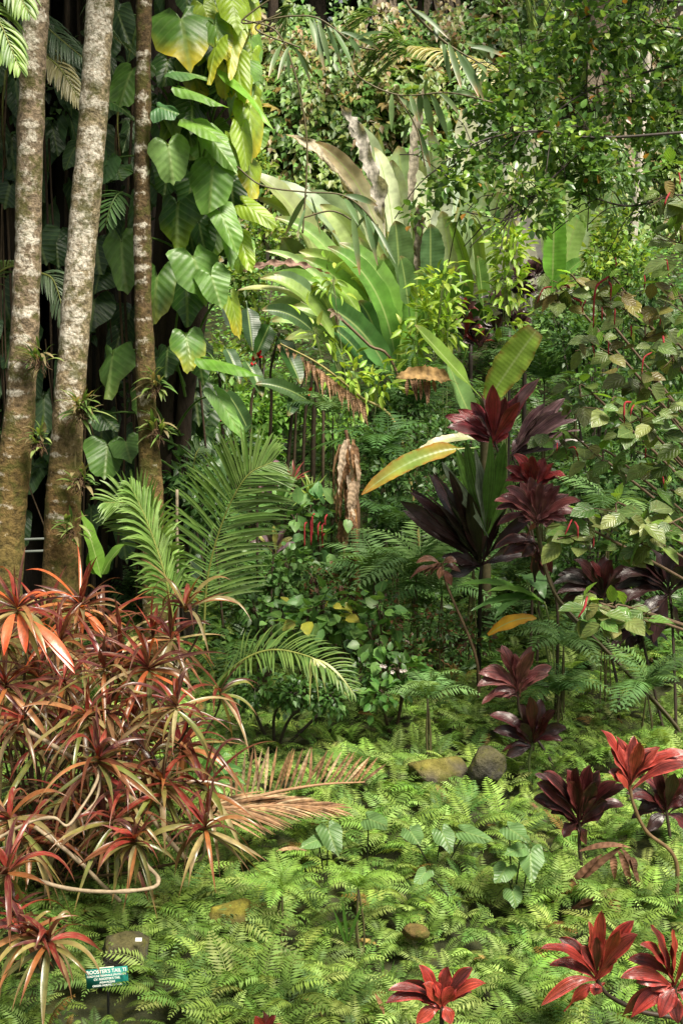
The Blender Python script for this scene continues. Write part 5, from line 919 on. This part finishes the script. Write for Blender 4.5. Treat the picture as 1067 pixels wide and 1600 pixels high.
def vines():
    mb = MB(); N = 46000; s = rng.random(N) ** .8; x = rng.uniform(-13, 13, N); yy = 28.3 + s * 5.2; y = yy - .9 * np.sin(x * .45 + 1)
    z = ground(x, y); p2 = np.stack([x, z], -1); z = z + sst(s, .75, 1.) * (.9 * wob(p2[:, :1] * A([[1.]]), 2.3, 88, 3) + .3); cur = wob(p2 * A([1, .35]), 2.2, 50, 3)
    pos = np.stack([x + rng.normal(0, .05, N), y - .15 - .55 * np.clip(.5 + cur, 0, 1) * rng.uniform(.5, 1, N), z + rng.uniform(-.2, .3, N)], -1)
    a = rng.uniform(0, 6.28, N); d = np.stack([rng.normal(0, .5, N), np.full(N, -.5), rng.uniform(-1, -.1, N)], -1); nn = CAM + UP * .7 + rng.normal(0, .35, (N, 3))
    w1 = np.clip(.5 + wob(p2, 1.2, 60, 2) * 1.3, 0, 1) * sst(x, -5, -2.5) * sst(-x, -5, -1)
    c = pick([(.11, .23, .05), (.16, .29, .06), (.07, .15, .04), (.22, .30, .07)], N); oc = pick([(.30, .20, .09), (.26, .15, .08), (.28, .29, .07)], N); k = (rng.random(N) < .36 * w1)[:, None]
    scatter(mb, TL, pos, d, nn, rng.uniform(.14, .28, N), np.where(k, oc, c))
    for k in range(330):   # hanging strands
        x0 = U(-9, 9); y0 = 28.6 + 3.9 * rnd.random(); yb = y0 - .9 * math.sin(x0 * .45 + 1); zt = float(ground(x0, yb)) + U(.3, 1.6); L = U(1.2, 3.6); m = int(L * 30); q = rng.random(m)
        pos = np.stack([x0 + .12 * np.sin(q * 7 + k) + rng.normal(0, .10, m), np.full(m, yb - .75) + rng.normal(0, .08, m) - .35 * q, zt - L * q], -1)
        cc = rnd.choice([[(.12, .25, .05), (.17, .30, .06)], [(.09, .19, .04), (.13, .24, .06)], [(.24, .30, .08), (.18, .28, .06)], [(.28, .20, .09), (.24, .26, .08)]])
        scatter(mb, TL, pos, np.stack([rng.normal(0, .5, m), np.full(m, -.5), rng.uniform(-1, -.2, m)], -1), CAM + UP * .7 + rng.normal(0, .3, (m, 3)), rng.uniform(.13, .26, m), pick(cc, m))
    n2 = 1500; x = rng.uniform(-8, 8, n2); y = 29.5 + rng.random(n2) * 3; y2 = y - .9 * np.sin(x * .45 + 1); z = ground(x, y2)
    scatter(mb, TP, np.stack([x, y2 - .5, z + .2], -1), np.stack([rng.normal(0, .4, n2), np.full(n2, -.8), rng.uniform(-.8, .1, n2)], -1), UP + CAM, rng.uniform(.3, .5, n2), pick([(.14, .28, .06), (.2, .33, .07), (.33, .24, .08)], n2))
    single('cliff_vines', mb, MT['small'], 'dense curtain of green and rusty climbing vines covering the cliff', 'climbing vines', (0, 30, 8), kind='stuff', smooth=False)
vines()
# forest on top of the cliff
def forest_tree(label, px, Y, lean, r, col, skirt=0, sc_=(.10, .07, .04)):
    b = gpt(px, 0, Y); t = thing('forest_tree', label, 'tree', b, 'trees on top of the cliff'); mb = MB(); H = 8
    tube(mb, spline([b - UP * .3, b + A([lean * .4, 0, 2.5]), b + A([lean, .2, H])], 24), np.linspace(r, r * .6, 24), 12, col, r * .12, 5., int(px)); part('trunk', mb, MT['dark'], t)
    mb = MB(); n = 1700; cc = b + A([lean, .2, H]) + rng.normal(0, 1, (24, 3)) * A([1.7, 1.2, 1.3]); pos = cc[rng.integers(0, 24, n)] + rng.normal(0, .38, (n, 3))
    scatter(mb, TL, pos, rng.normal(0, 1, (n, 3)), UP + rng.normal(0, .5, (n, 3)), rng.uniform(.25, .42, n), pick([(.04, .09, .02), (.06, .13, .03)], n)); part('crown', mb, MT['small'], t)
    if skirt:
        mb = MB()
        for k in range(skirt): q = b + A([lean * .5 + U(-.3, .3), -.3, U(1.2, 3.2)]); blade(mb, arch(q, A([U(-.4, .4), -.3, -1.]), U(1., 2.2), .4, 8), CAM, U(.12, .26), pr_strap, A([.30, .24, .18]) * U(.5, 1.3), nw=2, fold=.4, twist=U(-.8, .8))
        part('dead_frond_skirt', mb, MT['dead'], t)
for i, a in enumerate([('dark slim trunk on the cliff top, just right of the climbing vine', 425, 33.5, .1, .16, (.05, .035, .025)), ('trunk draped in pale dead fronds, top centre', 590, 33, .3, .22, (.05, .04, .03), 16), ('trunk with a brown skirt of dead fronds, right of the top centre', 692, 33.2, -.2, .3, (.06, .04, .03), 22),
    ('dark tree on the cliff top between the two skirted trunks', 640, 36, .4, .3, (.04, .03, .02)), ('thick pale brown trunk showing through the small leaved branches', 930, 30, .2, .42, (.24, .18, .14), 8), ('thin white barked trunk behind the small leaved branches', 992, 28, .5, .12, (.5, .45, .38)),
    ('dark trunk at the top left behind the palms', 60, 34, .2, .4, (.03, .02, .015)), ('dark double trunk on the cliff top left of centre', 500, 35.5, -.3, .28, (.04, .03, .02)), ('dark tree far at the top right corner', 1050, 33, .2, .35, (.05, .04, .03)), ('shadowy trunk on the cliff top before the small leaved tree', 770, 34.5, .3, .3, (.04, .03, .02), 6), ('dark trunk above the torn banana leaves', 555, 38, .3, .3, (.035, .028, .02)), ('dark tree far back above the pale palm frond', 735, 37, -.3, .35, (.035, .028, .02)), ('shadowy tree at the far left of the cliff top', 250, 35, .3, .35, (.035, .028, .02)), ('shadowy tree above the climbing vine', 360, 37, .2, .3, (.035, .028, .02)), ('dark trunk behind the white barked one', 860, 36, .2, .35, (.04, .03, .02))]): forest_tree(*a)
mb = MB(); n = 15000; x = rng.uniform(-22, 22, n); y = rng.uniform(35, 46, n); pos = np.stack([x, y, ground(x, y) + rng.uniform(0, 7, n) * rng.random(n) ** .5], -1)  # dense foliage added behind the trunks to darken the gaps to the sky
scatter(mb, TL, pos, rng.normal(0, 1, (n, 3)), UP + CAM * .6 + rng.normal(0, .4, (n, 3)), rng.uniform(.4, .8, n), pick([(.04, .09, .02), (.06, .13, .03)], n)); single('forest_understorey', mb, MT['small'], 'dark mass of foliage added to close the sky gaps along the cliff top', 'forest', (0, 38, 14), kind='stuff', smooth=False)
# palm fronds in the background
CRM = [(.55, .50, .28), (.48, .45, .22)]
palm_plant('pale cream palm frond arching behind the hanging bamboo leaves', gpt(800, 300, 22), [([(800, 132, 22), (750, 96, 22), (695, 80, 22), (645, 72, 22)], 34, 1.0 * .7, dict(N=A([0, -.4, 1]), ang=.9, droop=1.4, up=.0, s0=.05))], CRM, .05)
BGF = [(.07, .15, .04), (.10, .2, .05)]
palm_plant('group of dull green palm fronds among the cliff top trees', gpt(620, 60, 28), [([(600, 20, 28), (570, 30, 28), (535, 70, 28)], 26, .9, dict(droop=1.2)), ([(640, 70, 28), (610, 60, 28), (580, 95, 28)], 26, .8, dict(droop=1.2)), ([(690, 95, 28), (640, 80, 28), (600, 110, 28)], 26, .8, dict(droop=1.2)), ([(460, 5, 28), (450, 20, 28), (448, 50, 28)], 22, .6, dict(droop=.6)), ([(640, 60, 28), (600, 85, 28), (560, 130, 28)], 24, .8, dict(droop=1.2))], BGF + [(.18, .28, .08)], .06)
palm_plant('light green palm frond hanging between branches at the top right of centre', gpt(820, 100, 24), [([(815, -60, 24), (822, 10, 24), (830, 70, 24)], 34, .55, dict(droop=1., ang=.5)), ([(835, -60, 24), (850, 10, 24), (856, 70, 24)], 26, .5, dict(droop=1., ang=.5))], [(.34, .44, .22), (.28, .38, .16)], .05)
palm_plant('small palm frond below the small leaved tree at right', gpt(960, 330, 13), [([(985, 232, 12), (965, 250, 12), (952, 330, 12)], 26, .35, dict(N=A([0, -1, .2]), ang=1.1, droop=.4, up=0))], [(.12, .22, .06)], .022)
palm_plant('dark palm fronds behind the trunks at the upper left', gpt(60, 500, 11.9), [([(40, 10, 11.8), (80, 48, 11.6), (132, 92, 11.5)], 30, M(52, 11.6), dict(N=A([.2, -1, 1]), droop=1.4, ang=1.1, up=0)), ([(52, 30, 12), (92, 85, 11.9), (125, 130, 11.8)], 30, M(50, 11.8), dict(N=A([.2, -1, 1]), droop=1.3, ang=1.1, up=0)), ([(180, -60, 11.8), (150, 20, 11.8), (215, 90, 11.7)], 20, M(50, 11.8), dict(droop=1.3))], [(.10, .16, .08), (.07, .13, .06)], .024)
palm_plant('tan dying palm frond crossing behind the left palm trunk', gpt(40, 480, 11.7), [([(60, 78, 11.6), (95, 108, 11.4), (130, 165, 11.3)], 30, M(44, 11.4), dict(N=A([.2, -1, 1]), droop=1.2, ang=.9, up=0))], [(.42, .38, .20), (.34, .32, .14)], .026)
palm_plant('bright green palm frond at the top left corner', gpt(-60, 500, 9.6), [([(-70, -20, 9.6), (-10, 20, 9.4), (32, 108, 9.3)], 32, M(64, 9.4), dict(N=A([.3, -1, 1]), droop=1.6, ang=1., up=0)), ([(-60, -80, 9.6), (10, -40, 9.5), (45, 20, 9.4)], 30, M(60, 9.4), dict(N=A([.3, -1, 1]), droop=1.4, ang=1., up=0))], [(.34, .46, .16), (.22, .36, .06), (.12, .22, .05)], .028)
palm_plant('grey green palm fronds between the left and middle trunks', gpt(70, 700, 11.4), [([(60, 425, 11.3), (85, 440, 11.2), (104, 505, 11.1)], 18, M(50, 11.2), dict(N=A([0, -1, .8]), droop=1.2, ang=.8, up=0)), ([(-30, 460, 11.3), (0, 425, 11.2), (40, 410, 11.1)], 20, M(50, 11.2), dict(droop=1., ang=1.))], [(.16, .22, .12), (.10, .16, .08)], .022)
palm_plant('brown hanging dead fronds in the shade left of the slender trunk', gpt(190, 500, 12.2), [([(186, 158, 11.9), (184, 200, 11.9), (190, 262, 11.9)], 16, M(60, 12), dict(droop=2., ang=.3, up=0)), ([(40, 130, 12.2), (36, 200, 12.2), (40, 250, 12.2)], 16, M(60, 12), dict(droop=2., ang=.3, up=0)), ([(10, 110, 12.2), (4, 180, 12.2), (8, 250, 12.2)], 16, M(60, 12), dict(droop=2., ang=.3, up=0))], [(.16, .10, .07), (.10, .06, .04)], .016, mat='dead')
palm_plant('small fan of palm leaflets at the foot of the slender trunk', gpt(310, 800, 12), [([(300, 760, 12), (305, 715, 11.9), (312, 700, 11.9)], 9, M(34, 12), dict(ang=1.2, droop=.4, N=A([0, -1, .4])))], [(.16, .24, .12)], .018)
# filler shrubs with an outline of their own
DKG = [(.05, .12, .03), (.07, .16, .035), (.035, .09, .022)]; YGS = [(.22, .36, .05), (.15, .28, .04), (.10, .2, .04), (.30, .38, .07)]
for a in [('shrub_small_leaves', 'bright small leaved shrub under the single upright paddle leaf, right', (930, 560, 15.5), [(945, 400, 15.2, 26, 28, 380), (960, 360, 15.4, 34, 36, 380), (925, 440, 15, 26, 20, 240), (985, 420, 15.4, 34, 40, 380), (900, 470, 15.4, 20, 14, 100)], .10, YGS),
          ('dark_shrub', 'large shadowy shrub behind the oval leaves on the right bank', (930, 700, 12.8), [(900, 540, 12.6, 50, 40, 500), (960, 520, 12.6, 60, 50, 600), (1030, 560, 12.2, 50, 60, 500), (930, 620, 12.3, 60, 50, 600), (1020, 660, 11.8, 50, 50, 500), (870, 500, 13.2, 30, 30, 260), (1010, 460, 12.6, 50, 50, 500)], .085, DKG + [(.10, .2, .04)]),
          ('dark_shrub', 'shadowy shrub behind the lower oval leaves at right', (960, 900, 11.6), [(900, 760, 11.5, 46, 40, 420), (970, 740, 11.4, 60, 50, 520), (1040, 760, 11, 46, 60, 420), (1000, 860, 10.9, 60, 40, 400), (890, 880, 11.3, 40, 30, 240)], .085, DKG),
          ('leafy_vine_shrub', 'bright tangle of fine leaves under the end of the climbing vine', (400, 500, 19), [(390, 440, 18.5, 30, 40, 420), (405, 520, 18, 34, 40, 420), (345, 560, 17, 34, 30, 300), (420, 370, 20, 40, 30, 380), (400, 260, 22, 22, 20, 220), (440, 300, 24, 26, 22, 200)], .12, YGS),
          ('leafy_shrub', 'sunlit low shrub behind the dark canes at left of centre', (400, 720, 17), [(350, 640, 16.6, 34, 24, 380), (400, 650, 16.8, 50, 30, 560), (460, 640, 17, 40, 30, 400), (520, 670, 16, 30, 20, 200), (330, 690, 16, 34, 22, 280), (390, 700, 16.2, 44, 18, 320)], .13, [(.17, .34, .06), (.13, .28, .05), (.22, .40, .08)]),
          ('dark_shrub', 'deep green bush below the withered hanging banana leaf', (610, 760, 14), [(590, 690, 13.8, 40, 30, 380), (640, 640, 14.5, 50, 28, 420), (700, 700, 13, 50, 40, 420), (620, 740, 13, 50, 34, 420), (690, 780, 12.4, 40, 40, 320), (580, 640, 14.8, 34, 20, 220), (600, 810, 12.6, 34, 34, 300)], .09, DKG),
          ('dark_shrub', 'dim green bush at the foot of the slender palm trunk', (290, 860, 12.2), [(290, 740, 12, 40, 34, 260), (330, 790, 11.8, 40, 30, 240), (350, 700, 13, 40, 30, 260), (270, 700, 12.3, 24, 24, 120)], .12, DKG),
          ('reddish_stem_shrub', 'dark bush with reddish twigs in the centre below the pale ferns', (560, 1040, 11), [(540, 930, 11, 60, 24, 280), (600, 960, 10.8, 60, 30, 340), (540, 1020, 10.4, 50, 30, 300), (680, 980, 10.6, 50, 30, 300), (640, 1020, 10.3, 50, 30, 300), (730, 1000, 10.6, 40, 34, 260), (490, 900, 11.2, 40, 20, 200)], .06, [(.05, .12, .03), (.08, .16, .04), (.14, .06, .03)]),
          ('dark_shrub', 'low dark bush under the arching palm frond', (430, 1110, 9.8), [(400, 1075, 9.6, 46, 24, 300), (460, 1085, 9.6, 46, 22, 300), (520, 1090, 9.6, 34, 18, 200), (560, 1060, 9.9, 34, 24, 200)], .07, DKG + [(.10, .22, .05)])]:
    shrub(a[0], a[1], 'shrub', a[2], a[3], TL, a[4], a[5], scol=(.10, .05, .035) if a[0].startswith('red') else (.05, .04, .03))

# ------------------------------------------------------------------ hanging bamboo
def bamboo():
    b0 = A([2.4, 6.4, float(ground(2.4, 6.4))]); t = thing('bamboo', 'thin arching bamboo twigs with long hanging leaves across the top centre', 'bamboo', b0)
    Y = 6.0
    tw = [[(1300, 1300), (1290, 200), (1100, -260), (860, -210), (640, -60), (634, 0), (690, 62), (760, 105)], [(860, -210), (560, -80), (380, 30), (455, 25), (500, 30), (555, 70), (585, 78)], [(555, 70), (556, 115), (620, 148), (700, 145), (770, 160)], [(380, 30), (440, 60), (478, 200), (474, 350), (472, 360)], [(370, 260), (410, 290), (475, 300), (535, 305), (575, 335), (604, 380)], [(474, 340), (520, 330), (560, 350)], [(470, 75), (400, 45), (440, 20)], [(620, 148), (650, 200), (664, 260)]]
    for k, p in enumerate(tw):
        mb = MB(); q = [P(a, b, Y) for a, b in p]
        if k == 0: q[0] = b0 - UP * .1; q[1] = b0 + A([.02, 0, 2.8])
        tube(mb, spline(q, 60), .0042 if k else np.interp(np.linspace(0, 1, 60), [0, .5, 1], [.022, .012, .003]), 6, (.12, .10, .05)); part('twig', mb, MT['stem'], t)
    LF = [(690, 62, 704, 132, 9), (700, 66, 720, 138, 10), (712, 78, 748, 152, 10), (722, 84, 756, 158, 9), (735, 74, 785, 88, 9), (728, 68, 772, 98, 8), (680, 40, 682, 66, 8), (745, 100, 762, 120, 7), (640, 12, 700, 60, 8), (490, 30, 506, 108, 9), (497, 34, 516, 104, 9), (508, 38, 534, 106, 10), (520, 44, 556, 118, 10), (532, 50, 586, 74, 8), (560, 62, 592, 78, 7), (545, 60, 566, 92, 8), (484, 30, 494, 80, 9),
          (655, 145, 656, 186, 11), (662, 146, 676, 212, 12), (672, 146, 699, 214, 12), (640, 148, 652, 190, 8), (686, 146, 716, 178, 8), (612, 146, 612, 206, 9), (622, 150, 658, 192, 9), (664, 148, 664, 116, 9), (652, 200, 672, 262, 8), (640, 190, 628, 230, 6), (700, 148, 746, 150, 7), (556, 60, 606, 52, 7), (440, 70, 420, 120, 8), (452, 72, 434, 124, 7), (462, 76, 486, 132, 7), (450, 80, 452, 126, 5), (458, 74, 490, 120, 7), (428, 86, 412, 100, 5),
          (536, 306, 590, 322, 10), (545, 312, 606, 380, 9), (560, 322, 606, 404, 10), (550, 330, 562, 430, 10), (570, 335, 590, 415, 8), (538, 310, 560, 352, 9), (580, 345, 618, 412, 7), (480, 305, 446, 368, 9), (486, 308, 500, 366, 5), (478, 325, 464, 372, 5), (590, 350, 585, 400, 8), (760, 105, 748, 140, 6), (576, 335, 548, 370, 6)]
    for (ax, ay, tx, ty, wd) in LF:
        mb = MB(); blade(mb, bez(P(ax, ay, Y), P(tx, ty, Y + U(-.12, .12)), (0, 0, .012), 10), A([U(-.5, .5), -1, .4]), M(wd, Y), pr_lance, A(rnd.choice([(.11, .19, .07), (.14, .22, .08), (.09, .16, .06)])) * U(.8, 1.2), nw=2, fold=.25, tip=.72, tipc=rnd.choice([(.34, .18, .08), (.42, .30, .18), (.11, .18, .06)]), twist=U(-.5, .5)); part('leaf', mb, MT['palm'], t)
bamboo()
# ------------------------------------------------------------------ small man-made things
t_ = thing('wooden_stake', 'thin bare wooden stake upright beside the slender palm', 'stake', gpt(276, 1000, 10.3)); g = gpt(277, 900, 10.25)
mb = MB(); tube(mb, spline([g, P(277, 840, 10.2), P(277, 765, 10.2)], 10), .013, 8, (.30, .24, .17), .001, 30.); part('post', mb, MT['twig'], t_)
t_ = thing('pipe_railing', 'two thin grey pipes low between the left and middle palm trunks', 'railing', gpt(55, 950, 11.6))
for y in (843, 862): mb = MB(); tube(mb, [P(30, y, 11.5), P(90, y - 2, 11.5)], .011, 8, (.2, .22, .2)); part('rail', mb, MT['paint'], t_)
for x in (32, 88): mb = MB(); g = gpt(x, 950, 11.5); tube(mb, [g, P(x, 838, 11.5)], .014, 8, (.25, .26, .26)); part('post', mb, MT['paint'], t_)
